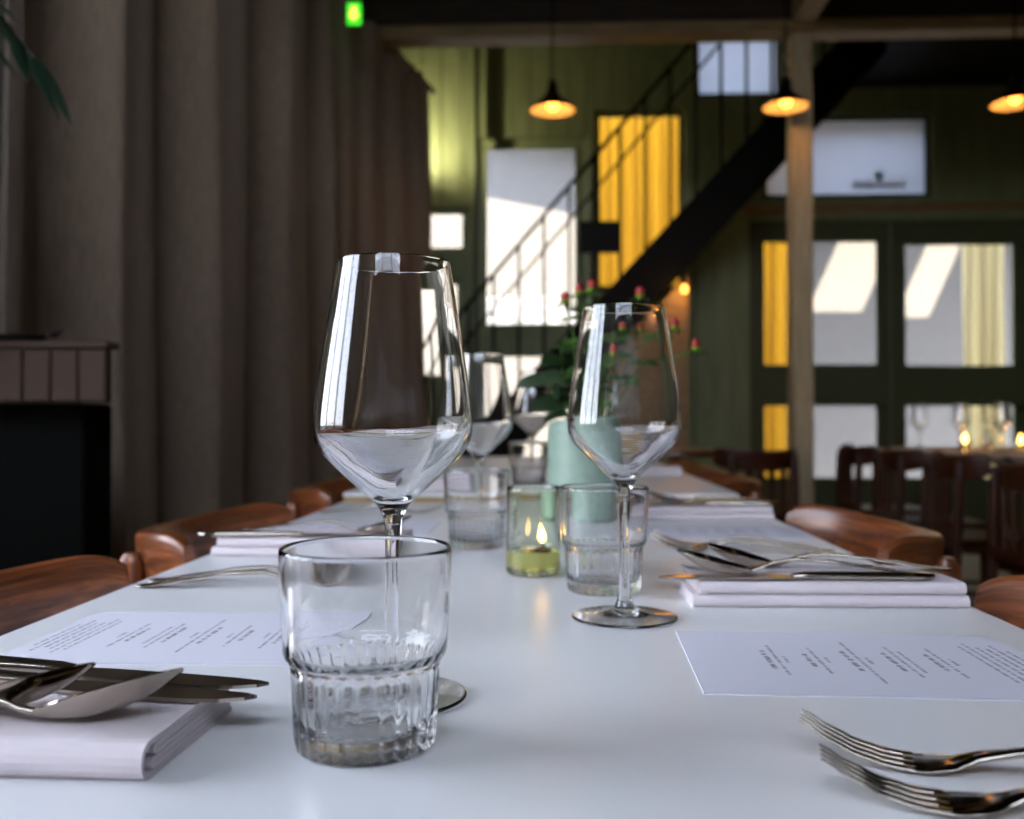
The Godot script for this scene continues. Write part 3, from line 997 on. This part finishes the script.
func oil_candle(at: Vector3, label: String) -> void:
	var o := thing("oil_candle", label, "candle", at)
	part("jar", lath(V2([0.0, 0.0, 0.0225, 0.0, 0.0252, 0.0015, 0.0262, 0.005, 0.0262, 0.080, 0.0258, 0.0836, 0.0248, 0.0842, 0.0240, 0.0836, 0.0238, 0.080, 0.0238, 0.0075, 0.0225, 0.0050, 0.0, 0.0045]), 64, 60), M.jar_glass, o)
	part("oil", lath(V2([0.0, 0.0042, 0.0222, 0.0047, 0.02395, 0.0073, 0.02395, 0.0235, 0.0, 0.0232]), 48, 50), M.lamp_oil, o)
	part("float", lath(V2([0.0, 0.0222, 0.008, 0.0222, 0.009, 0.0245, 0.0025, 0.0252, 0.0, 0.0252]), 20), M.cork_dark, o).position = Vector3(0.009, 0, 0.004)
	part("wick", tub([Vector3(0.009, 0.024, 0.004), Vector3(0.009, 0.033, 0.004)], 0.0009, 0.0007, 6), M.wick, o)
	var f := part("flame", flame_shape(0.019), M.flame_glow, o)
	f.position = Vector3(0.009, 0.0305, 0.004)
	f.rotation.z = 0.12

# ---------------------------------------------------------------- flowers
func flowers() -> void:
	var c := Vector3(0.047, 0.75, -1.375)
	var v := thing("vase", "pale celadon ceramic vase holding red berry stems", "vase", c)
	part("body", lath(V2([0.0, 0.0, 0.048, 0.0, 0.0525, 0.004, 0.0535, 0.010, 0.0535, 0.130, 0.052, 0.140, 0.047, 0.1455, 0.042, 0.1475, 0.0395, 0.146, 0.0395, 0.02, 0.0, 0.015]), 64, 45), M.celadon, v)
	var tips := [
		[Vector3(0.019, 1.078, -1.36), Vector3(-0.012, 0.0, 0.0)], [Vector3(0.040, 1.092, -1.37), Vector3(0, 0, 0.01)], [Vector3(0.058, 1.096, -1.36), Vector3(0.006, 0, 0)],
		[Vector3(0.130, 1.088, -1.38), Vector3(0.01, 0, 0)], [Vector3(0.178, 1.040, -1.36), Vector3(0.02, 0, 0)], [Vector3(0.207, 1.008, -1.35), Vector3(0.03, -0.01, 0)],
		[Vector3(0.100, 1.036, -1.33), Vector3(0, 0, 0)], [Vector3(0.084, 0.998, -1.31), Vector3(0, 0, 0.01)], [Vector3(0.141, 1.045, -1.42), Vector3(0, 0, 0)]]
	var words := ["leaning furthest to the curtain side", "second from the curtain side", "standing tallest over the vase", "rising straight behind the wine glass rim",
		"arching towards the post", "drooping lowest towards the post", "short, inside the bunch", "shortest, low over the vase mouth", "at the back of the bunch"]
	for i in tips.size():
		var tip: Vector3 = tips[i][0]
		var s := thing("berry_stem", "red hypericum berry stem in the celadon vase, " + words[i], "flower stem", c + Vector3(0, 0.02, 0), 0.0, "berry stems in the vase")
		var o := -s.position
		var root := c + Vector3(clampf((tip.x - c.x) * -0.12, -0.025, 0.025), 0.022, clampf((tip.z - c.z) * 0.2, -0.02, 0.02))
		var mouth := c + Vector3(clampf((tip.x - c.x) * 0.22, -0.032, 0.032), 0.15, clampf((tip.z - c.z) * 0.3, -0.02, 0.02))
		var lean := (tip - mouth) * 0.62 + Vector3(-(tip.x - c.x) * 0.16, 0.012, 0)
		var pts := []
		var cv := Curve3D.new()
		cv.add_point(root + o, Vector3.ZERO, (mouth - root) * 0.3)
		cv.add_point(mouth + o, -(tip - root) * 0.12, (tip - root) * 0.15)
		cv.add_point(mouth + lean + o, -lean * 0.25, (tip - mouth - lean) * 0.4)
		cv.add_point(tip + o + Vector3(0, -0.012, 0), Vector3(-tips[i][1].x, -0.02, 0), Vector3.ZERO)
		for k in 15: pts.append(cv.sample_baked(cv.get_baked_length() * k / 14.0))
		part("stem", tub(pts, 0.0019, 0.0012, 7), M.stem_green, s)
		var end: Vector3 = pts[14]
		var b := part("berry", lath(V2([0.0, 0.0, 0.0045, 0.0022, 0.0066, 0.0075, 0.0062, 0.0125, 0.0035, 0.0165, 0.0, 0.018]), 18), M.berry, s)
		b.position = end + Vector3(0, 0.002, 0)
		part("berry_base", lath(V2([0.0, -0.003, 0.0042, -0.0012, 0.0067, 0.003, 0.0070, 0.0052, 0.0, 0.0054]), 18), M.berry_base, b)
		for k in 5:
			part("sepal", blade(end, Vector3(cos(k * TAU / 5 + i), 0.5, sin(k * TAU / 5 + i)).normalized(), 0.020, 0.0046, 0.7), M.leaf_green, s)
		for k in [9, 11, 13]:
			for sg in [0.0, PI]:
				var a: float = sg + i * 1.3 + k * 0.8
				part("leaf", blade(pts[k], Vector3(cos(a), 0.25, sin(a)).normalized(), 0.034 if k < 13 else 0.022, 0.0075, 0.3, Vector3(0, 0.6, 0.8)), M.leaf_green, s)
	# dark broad leaves leaning out on the curtain side
	var lw := ["curving low", "standing upright", "drooping over the rim", "turned to the candle"]
	var ends := [Vector3(-0.008, 0.955, -1.40), Vector3(0.014, 1.010, -1.43), Vector3(-0.012, 0.945, -1.41), Vector3(0.015, 1.03, -1.40)]
	for i in 2:
		var s := thing("leaf_sprig", "dark green leafy sprig in the celadon vase, " + lw[i], "foliage", c + Vector3(0, 0.02, 0), 0.0, "leafy sprigs in the vase")
		var o := -s.position
		var tip: Vector3 = ends[i]
		var m := c + Vector3(-0.022 - 0.004 * i, 0.15, -0.012 + 0.008 * i)
		var pts := []
		var cv := Curve3D.new()
		cv.add_point(c + Vector3(0.012 - 0.008 * i, 0.022, -0.01 + 0.006 * i) + o)
		cv.add_point(m + o, Vector3(0, -0.02, 0), Vector3(0, 0.02, 0))
		cv.add_point(tip + o, Vector3(0, -0.02, 0))
		for k in 11: pts.append(cv.sample_baked(cv.get_baked_length() * k / 10.0))
		part("stem", tub(pts, 0.002, 0.001, 6), M.stem_green, s)
		for k in range(6, 11):
			for sg in [0.0, PI]:
				var a: float = sg + k * 1.9 + i
				part("leaf", blade(pts[k], Vector3(cos(a), 0.35, sin(a)).normalized(), 0.05, 0.015, 0.5, Vector3(0.2, 0.5, 0.8)), M.leaf_dark, s)

# ---------------------------------------------------------------- cutlery, napkins, menus
func side_path(xy: Array, x: float) -> Array: # height and slope at x of a way given as x,y pairs
	for k in range(0, xy.size() - 2, 2):
		if x <= xy[k + 2] or k == xy.size() - 4:
			var t := clampf((x - xy[k]) / (xy[k + 2] - xy[k]), 0, 1)
			var s := t * t * (3 - 2 * t)
			return [lerpf(xy[k + 1], xy[k + 3], lerpf(t, s, 0.5)), (xy[k + 3] - xy[k + 1]) / (xy[k + 2] - xy[k])]
	return [0.0, 0.0]

const FORK_WAY := [0.0, 0.0175, 0.012, 0.0108, 0.024, 0.0058, 0.036, 0.0030, 0.048, 0.0022, 0.060, 0.0036, 0.074, 0.0085, 0.092, 0.0122, 0.120, 0.0118, 0.155, 0.0072, 0.190, 0.0026, 0.202, 0.0022]
const SPOON_WAY := [0.055, 0.0030, 0.064, 0.0042, 0.078, 0.0098, 0.095, 0.0128, 0.120, 0.0118, 0.155, 0.0078, 0.190, 0.0030, 0.202, 0.0026]

func widths(xy: Array, x: float) -> float: return side_path(xy, x)[0]

func make_fork() -> Array:
	var st := []
	var wid := [0.044, 0.0118, 0.050, 0.0122, 0.060, 0.0100, 0.070, 0.0055, 0.085, 0.0034, 0.110, 0.0036, 0.150, 0.0062, 0.185, 0.0088, 0.198, 0.0078, 0.2015, 0.0040]
	var thick := [0.044, 0.0009, 0.060, 0.0011, 0.075, 0.0017, 0.1, 0.0020, 0.15, 0.0015, 0.2, 0.0011]
	for i in 34:
		var x := lerpf(0.042, 0.202, i / 33.0)
		st.append([Vector3(x, side_path(FORK_WAY, x)[0], 0), widths(wid, x), widths(thick, x), Vector3.UP])
	var h := Shape.new()
	h.loft(st, 12, 0.75)
	var tines := []
	for k in 4:
		var z := -0.0093 + k * 0.0062
		st = []
		for i in 12:
			var x := lerpf(0.0, 0.046, i / 11.0)
			var pinch := lerpf(0.86, 1.0, x / 0.046)
			st.append([Vector3(x, side_path(FORK_WAY, x)[0], z * pinch), lerpf(0.0009, 0.0025, smoothstep(0.0, 0.02, x)), lerpf(0.0005, 0.0010, x / 0.046), Vector3.UP])
		var t := Shape.new()
		t.loft(st, 8, 0.7)
		tines.append(t.commit())
	return [h.commit(), tines]

func make_spoon() -> Array:
	var rows := [[], []]
	for side in 2:
		for i in 17:
			var t := i / 16.0
			var x := 0.062 * t
			var hw: float = 0.0005 + 0.0200 * pow(sin(PI * pow(clampf(t, 0.0, 1.0), 0.88) * 0.96 + 0.06), 0.72)
			if i == 0: hw = 0.0015
			var rim := 0.0243 - 0.016 * t
			var deep := 0.0095 * pow(sin(PI * clampf(t * 0.96 + 0.02, 0, 1)), 0.8)
			var row := PackedVector3Array()
			for j in 17:
				var u := j / 16.0 * 2.0 - 1.0
				var y := rim - deep * (1.0 - u * u) - (0.0007 if side == 1 else 0.0)
				row.append(Vector3(x, y, hw * u))
			rows[side].append(row)
	var low := 1.0
	for r in rows[1]:
		for p in r: low = minf(low, p.y)
	var s := Shape.new()
	for side in 2:
		var fixed := []
		for r in rows[side]:
			var q := PackedVector3Array()
			for p in r: q.append(p - Vector3(0, low, 0))
			if side == 0: q.reverse()
			fixed.append(q)
		s.grid(fixed, false)
		rows[side] = fixed
	# rim strip joins the two skins
	for e in 2:
		var a := []
		for i in 17:
			var top: PackedVector3Array = rows[0][i]
			var bot: PackedVector3Array = rows[1][i]
			var pt := top[16] if e == 0 else top[0]
			var pb := bot[0] if e == 0 else bot[16]
			a.append(PackedVector3Array([pt, pb]) if e == 0 else PackedVector3Array([pb, pt]))
		s.grid(a, false)
	var st := []
	var wid := [0.055, 0.0050, 0.066, 0.0040, 0.085, 0.0032, 0.110, 0.0036, 0.150, 0.0064, 0.185, 0.0092, 0.198, 0.0080, 0.2015, 0.0040]
	for i in 30:
		var x := lerpf(0.057, 0.202, i / 29.0)
		st.append([Vector3(x, side_path(SPOON_WAY, x)[0] - low * 0.0, 0), widths(wid, x), lerpf(0.0016, 0.0011, i / 29.0), Vector3.UP])
	var h := Shape.new()
	h.loft(st, 12, 0.75)
	return [s.commit(), h.commit()]

func make_knife() -> Array:
	var b := PackedVector2Array() # blade outline in x,z seen from above; lies on its side
	for p in [[0.0, 0.004], [0.004, -0.001], [0.014, -0.0062], [0.03, -0.0092], [0.06, -0.0102], [0.095, -0.0092], [0.112, -0.006], [0.112, 0.006], [0.09, 0.0078], [0.05, 0.0082], [0.02, 0.0075], [0.006, 0.0062]]:
		b.append(Vector2(p[0], p[1]))
	var s := Shape.new()
	s.prism(b, -0.0028, -0.0012, Transform3D(Basis(Vector3(1, 0, 0), Vector3(0, 0, 1), Vector3(0, -1, 0)), Vector3.ZERO))
	var st := []
	var wid := [0.108, 0.0050, 0.116, 0.0056, 0.13, 0.0058, 0.17, 0.0075, 0.205, 0.0088, 0.216, 0.0078, 0.22, 0.0045]
	var thick := [0.108, 0.0016, 0.118, 0.0030, 0.14, 0.0034, 0.2, 0.0036, 0.22, 0.0020]
	for i in 24:
		var x := lerpf(0.108, 0.22, i / 23.0)
		st.append([Vector3(x, 0.0036, 0), widths(wid, x), widths(thick, x), Vector3.UP])
	var h := Shape.new()
	h.loft(st, 12, 0.8)
	return [s.commit(), h.commit()]

var fork_m := []
var spoon_m := []
var knife_m := []

# from the tip to the end of the handle
func lay(kind: String, tip: Vector2, end: Vector2, y: float, label: String, group: String, pitch := 0.0) -> Node3D:
	var d := end - tip
	var o := thing(kind, label, kind, Vector3(tip.x, y, tip.y), -atan2(d.y, d.x), group)
	if pitch != 0.0: o.rotation.z = pitch
	if kind == "fork":
		part("handle", fork_m[0], M.steel, o)
		for t in fork_m[1]: part("tine", t, M.steel, o)
	elif kind == "spoon":
		part("bowl", spoon_m[0], M.steel, o)
		part("handle", spoon_m[1], M.steel, o)
	else:
		part("blade", knife_m[0], M.blade_steel, o)
		part("handle", knife_m[1], M.steel, o)
	return o

# a folded cloth: nested loops of cloth with their round fold towards +z
func napkin(at: Vector3, length: float, depth: float, loops: Array, label: String, turn := 0.0) -> Node3D:
	var o := thing("napkin", label, "napkin", at, turn, "folded napkins")
	for lp in loops: # [y of the lower layer, y of the upper layer, set-back of the fold, thickness]
		var y0: float = lp[0]
		var y1: float = lp[1]
		var th: float = lp[3]
		var r := (y1 - y0) * 0.5
		var zf: float = -lp[2] - r
		var poly := PackedVector2Array()
		var back: float = -depth + lp[4]
		for k in 6: poly.append(Vector2(lerpf(back, zf, k / 6.0), y1 + 0.0003 * sin(k * 1.9 + y1 * 900.0)))
		for k in 9:
			var a := PI / 2 - PI * k / 8.0
			poly.append(Vector2(zf + r * cos(a), (y0 + y1) * 0.5 + r * sin(a)))
		poly.append(Vector2(back, y0))
		poly.append(Vector2(back, y0 + th))
		for k in 7:
			var a := -PI / 2 + PI * k / 6.0
			poly.append(Vector2(zf + (r - th) * cos(a), (y0 + y1) * 0.5 + (r - th) * sin(a)))
		poly.append(Vector2(back, y1 - th))
		var s := Shape.new()
		# x along the fold: polygon x -> world z, polygon y -> world y, depth -> world x
		s.prism(poly, -length * 0.5 + lp[5], length * 0.5 - lp[6], Transform3D(Basis(Vector3(0, 0, 1), Vector3(0, 1, 0), Vector3(-1, 0, 0)), Vector3.ZERO))
		part("fold", s, M.napkin_cloth, o)
	return o

const FLAT_LOOPS := [[0.0, 0.0098, 0.0, 0.0026, 0.0, 0.0, 0.0], [0.0030, 0.0068, 0.004, 0.0018, 0.004, 0.0, 0.0], [0.0100, 0.0198, 0.001, 0.0026, 0.0, 0.002, 0.006], [0.0130, 0.0168, 0.005, 0.0018, 0.004, 0.002, 0.006]]
const THICK_LOOPS := [[0.0, 0.0160, 0.0, 0.0026, 0.0, 0.0, 0.0], [0.0029, 0.0078, 0.010, 0.0022, 0.002, 0.0, 0.001], [0.0082, 0.0131, 0.012, 0.0022, 0.003, 0.0, 0.002]]

func menu_image() -> ImageTexture:
	var w := 640
	var h := 908
	var im := Image.create(w, h, false, Image.FORMAT_RGB8)
	im.fill(Color(0.82, 0.815, 0.85))
	var r := RandomNumberGenerator.new()
	r.seed = 41
	var line := func(y: int, wide: int, size: int, ink: Color, bold: int) -> void:
		var x := (w - wide) / 2
		var end := x + wide
		while x < end:
			var letters := r.randi_range(2, 8)
			for k in letters:
				if x + size > end + 8: break
				var kind := r.randi_range(0, 5)
				var lw := int(size * 0.6)
				im.fill_rect(Rect2i(x, y, 2 + bold, size), ink)
				if kind == 1: im.fill_rect(Rect2i(x, y - size / 2, 1 + bold, size), ink)
				if kind == 2: im.fill_rect(Rect2i(x, y + size / 2, 1 + bold, size), ink)
				if kind != 3: im.fill_rect(Rect2i(x + lw, y, 1 + bold, size), ink)
				if kind % 2 == 0: im.fill_rect(Rect2i(x, y, lw, 1 + bold), ink)
				if kind in [0, 4, 5]: im.fill_rect(Rect2i(x, y + size - 1, lw, 1 + bold), ink)
				x += lw + 3 + bold
			x += size
	var ink := Color(0.08, 0.09, 0.13)
	var pale := Color(0.20, 0.21, 0.27)
	var y := 205
	for b in [[190, 300, 60], [130, 260, 50], [200, 420, 60], [190, 300, 210], [170, 300, 60]]:
		line.call(y, b[0], 11, ink, 1)
		line.call(y + 26, b[1], 8, pale, 0)
		line.call(y + 48, b[2], 8, pale, 0)
		y += 108
	for k in 6:
		line.call(y + 22 + k * 22, [360, 420, 330, 300, 380, 260][k], 8, ink if k in [3, 4] else pale, 0)
	im.generate_mipmaps()
	return ImageTexture.create_from_image(im)

# the reader sits at the +x side when turn is 0
func menu(at: Vector3, turn: float, label: String) -> void:
	var o := thing("menu_sheet", label, "menu", at, turn, "printed menus")
	part("sheet", bx(Vector3(0, 0.0004, 0), Vector3(0.21, 0.0008, 0.148)), M.paper_edge, o)
	var s := Shape.new()
	var y := 0.00095
	s.v = PackedVector3Array([Vector3(-0.105, y, 0.074), Vector3(-0.105, y, -0.074), Vector3(0.105, y, -0.074), Vector3(0.105, y, 0.074)])
	s.n = PackedVector3Array([Vector3.UP, Vector3.UP, Vector3.UP, Vector3.UP])
	s.uv = PackedVector2Array([Vector2(0, 0), Vector2(1, 0), Vector2(1, 1), Vector2(0, 1)])
	s.tri(0, 2, 1); s.tri(0, 3, 2)
	part("printed_face", s, M.menu_paper, o)

func settings() -> void:
	fork_m = make_fork()
	spoon_m = make_spoon()
	knife_m = make_knife()
	var T := TABLE_Y
	menu(Vector3(0.189, T, -0.578), -0.03, "white printed menu sheet beside the forks, opposite the curtain")
	menu(Vector3(-0.240, T, -0.628), PI + 0.02, "white printed menu sheet on the curtain side, behind the spoons")
	menu(Vector3(0.226, T, -1.245), 0.0, "white printed menu sheet behind the pair of forks opposite the curtain")
	menu(Vector3(-0.265, T, -1.27), PI, "white printed menu sheet behind the curtain side napkin with knife")
	napkin(Vector3(-0.277, T, -0.374), 0.222, 0.098, THICK_LOOPS, "thick white folded napkin with an open end beside the fluted tumbler", -0.03)
	napkin(Vector3(0.219, T, -0.742), 0.216, 0.095, FLAT_LOOPS, "white napkin folded in two layers under spoons and a knife, opposite the curtain", 0.02)
	napkin(Vector3(0.232, T, -1.385), 0.19, 0.09, FLAT_LOOPS, "white folded napkin with cutlery near the vase, opposite the curtain")
	napkin(Vector3(-0.265, T, -0.993), 0.208, 0.095, FLAT_LOOPS, "white folded napkin under a knife on the curtain side")
	napkin(Vector3(-0.26, T + 0.016, -1.76), 0.2, 0.09, FLAT_LOOPS, "white folded napkin on the curtain side of the tan edged table")
	napkin(Vector3(0.21, T + 0.016, -2.22), 0.2, 0.09, FLAT_LOOPS, "white folded napkin on the tan edged table opposite the curtain")
	# near setting, curtain side
	var g := "cutlery at the near curtain side setting"
	lay("knife", Vector2(-0.140, -0.450), Vector2(-0.353, -0.492), T + 0.0162, "shiny steel knife on the thick napkin, beside the menu", g)
	lay("knife", Vector2(-0.139, -0.4285), Vector2(-0.353, -0.468), T + 0.0162, "shiny steel knife on the thick napkin, beside the spoons", g)
	lay("spoon", Vector2(-0.164, -0.405), Vector2(-0.358, -0.372), T + 0.0180, "steel spoon on the thick napkin with its bowl towards the tumbler", g).rotation.x = 0.28
	lay("spoon", Vector2(-0.208, -0.413), Vector2(-0.404, -0.376), T + 0.0180, "steel spoon on the thick napkin, set back from the tumbler", g).rotation.x = 0.28
	# near forks opposite
	g = "forks beside the printed menus"
	lay("fork", Vector2(0.110, -0.419), Vector2(0.299, -0.358), T, "steel fork lying beside the menu sheet opposite the curtain", g)
	lay("fork", Vector2(0.1055, -0.373), Vector2(0.301, -0.327), T, "steel fork lying at the table end, away from the menu sheet", g)
	lay("fork", Vector2(-0.166, -0.860), Vector2(-0.365, -0.832), T, "steel fork behind the curtain side menu, beside the napkin", g)
	lay("fork", Vector2(-0.166, -0.834), Vector2(-0.367, -0.806), T, "steel fork directly behind the curtain side menu", g)
	lay("fork", Vector2(0.120, -1.105), Vector2(0.320, -1.060), T, "steel fork behind the spoons, beside the second menu", g)
	lay("fork", Vector2(0.112, -1.072), Vector2(0.315, -1.030), T, "steel fork just behind the two spoons", g)
	lay("fork", Vector2(-0.166, -1.47), Vector2(-0.366, -1.46), T, "steel fork at the curtain side, before the table joint", g)
	# napkin setting opposite the curtain
	g = "cutlery on the two layer napkin"
	lay("knife", Vector2(0.084, -0.752), Vector2(0.304, -0.758), T + 0.0202, "steel knife along the front of the two layer napkin", g)
	lay("spoon", Vector2(0.104, -0.782), Vector2(0.300, -0.775), T + 0.0202, "steel spoon next to the knife on the two layer napkin", g)
	lay("spoon", Vector2(0.134, -0.822), Vector2(0.332, -0.796), T + 0.0202, "steel spoon at the back of the two layer napkin", g)
	g = "cutlery on the far napkins"
	lay("knife", Vector2(-0.165, -1.010), Vector2(-0.385, -1.002), T + 0.0202, "steel knife on the curtain side folded napkin", g)
	lay("spoon", Vector2(-0.158, -1.046), Vector2(-0.356, -1.035), T + 0.0202, "steel spoon on the curtain side folded napkin", g)
	lay("knife", Vector2(0.120, -1.402), Vector2(0.340, -1.400), T + 0.0202, "steel knife on the napkin near the vase", g)
	lay("spoon", Vector2(0.142, -1.440), Vector2(0.335, -1.432), T + 0.0202, "steel spoon on the napkin near the vase", g)

# ---------------------------------------------------------------- dining room behind
func background_dining() -> void:
	var t := thing("candle_table", "far table under a white cloth with candles and glasses", "table", Vector3(2.17, 0, -4.1))
	part("tabletop", bx(Vector3(0, 0.73, 0), Vector3(0.74, 0.03, 2.2), 0.004), M.tan_wood, t)
	for sx in [-0.3, 0.3]:
		for sz in [-0.43, 0.75]:
			part("leg", bx(Vector3(sx, 0.36, sz), Vector3(0.05, 0.715, 0.05), 0.005), M.dark_chair_wood, t)
	var cl := bx(Vector3(0, 0.7475, 0), Vector3(0.78, 0.005, 2.24), 0.002)
	var co := part("tablecloth", cl, M.table_cloth, self)
	co.position = Vector3(2.17, 0, -4.1)
	tag(co, "white cloth over the far candle table", "tablecloth")
	var g := "chairs at the far candle table"
	var c0 := make_chair("dark wooden chair with slatted back at the far table, next to the post", M.dark_chair_wood)
	c0.position = Vector3(1.60, 0, -4.80)
	c0.set_meta("group", g)
	copy(c0, Vector3(1.60, 0, -4.25), 0.0, "dark wooden slatted chair at the far table, second from the post", g)
	copy(c0, Vector3(1.60, 0, -3.67), 0.0, "dark wooden slatted chair at the far table, third from the post", g)
	copy(c0, Vector3(1.58, 0, -3.02), 0.12, "dark wooden slatted chair at the far table, fourth from the post", g)
	# small table with a chair, behind the set tables
	var r := thing("side_table", "small brown wooden table in the shade of the staircase", "table", Vector3(0.62, 0, -4.75))
	part("tabletop", lath(V2([0.0, 0.72, 0.30, 0.72, 0.31, 0.725, 0.31, 0.745, 0.305, 0.75, 0.0, 0.75]), 40, 50), M.chair_wood, r)
	part("column", tub([Vector3(0, 0.03, 0), Vector3(0, 0.72, 0)], 0.03, 0.03, 12), M.cast_iron, r)
	part("base", lath(V2([0.0, 0.0, 0.2, 0.0, 0.2, 0.012, 0.03, 0.04, 0.0, 0.04]), 32, 30), M.cast_iron, r)
	copy(c0, Vector3(0.93, 0, -4.32), PI / 2 + 0.25, "dark wooden slatted chair turned its back, before the small table", "chairs at the small table")
	# candles, glasses and a sprig on the far table
	var cd := thing("tea_light", "glowing tea light on the far table, nearer the post", "candle", Vector3(2.065, 0.75, -4.75), 0.0, "tea lights on the far table")
	part("holder", lath(V2([0.0, 0.0, 0.022, 0.0, 0.03, 0.012, 0.032, 0.045, 0.030, 0.045, 0.027, 0.012, 0.0, 0.008]), 24, 40), M.jar_glass, cd)
	part("wax", lath(V2([0.0, 0.009, 0.020, 0.0095, 0.020, 0.022, 0.0, 0.022]), 20, 40), M.table_cloth, cd)
	part("flame", flame_shape(0.05), M.flame_glow, cd).position = Vector3(0, 0.034, 0)
	part("wick", tub([Vector3(0, 0.021, 0), Vector3(0, 0.036, 0)], 0.0012, 0.001, 6), M.wick, cd)
	omni(cd, Vector3(0, 0.054, 0), 0.02, 0.016)
	copy(cd, Vector3(2.24, 0.75, -4.55), 0.0, "glowing tea light on the far table, further from the post")
	var w := wine_glass_shape().commit()
	var spots := [[1.92, -4.95], [1.96, -4.55], [2.14, -4.98], [2.10, -4.45], [2.32, -4.9]]
	var who := ["nearest the post", "beside the first tea light", "behind the first tea light", "between the tea lights", "past the second tea light"]
	for i in spots.size():
		var o := thing("wine_glass", "small wine glass on the far candle table, " + who[i], "wine glass", Vector3(spots[i][0], 0.7502, spots[i][1]), 0.0, "wine glasses on the far table")
		part("bowl_stem_and_foot", w, M.clear_glass, o)
	var bv := thing("bud_vase", "slim clear bud vase with a dark sprig on the far table", "vase", Vector3(2.16, 0.75, -4.72))
	part("body", lath(V2([0.0, 0.0, 0.025, 0.0, 0.028, 0.02, 0.014, 0.07, 0.012, 0.11, 0.0105, 0.11, 0.012, 0.07, 0.025, 0.02, 0.0, 0.005]), 24, 40), M.clear_glass, bv)
	var sp := thing("leaf_sprig", "dark sprig standing in the slim bud vase", "foliage", Vector3(2.16, 0.757, -4.72))
	part("stem", tub([Vector3(0.004, 0, 0), Vector3(0, 0.1, 0), Vector3(-0.02, 0.26, 0)], 0.002, 0.0015, 6), M.stem_green, sp)
	for k in 12:
		var y := 0.12 + k * 0.012
		part("leaf", blade(Vector3(-0.02 * (y - 0.1) / 0.16, y, 0), Vector3(cos(k * 2.2), 0.6, sin(k * 2.2)).normalized(), 0.05, 0.012, 0.3), M.leaf_dark, sp)
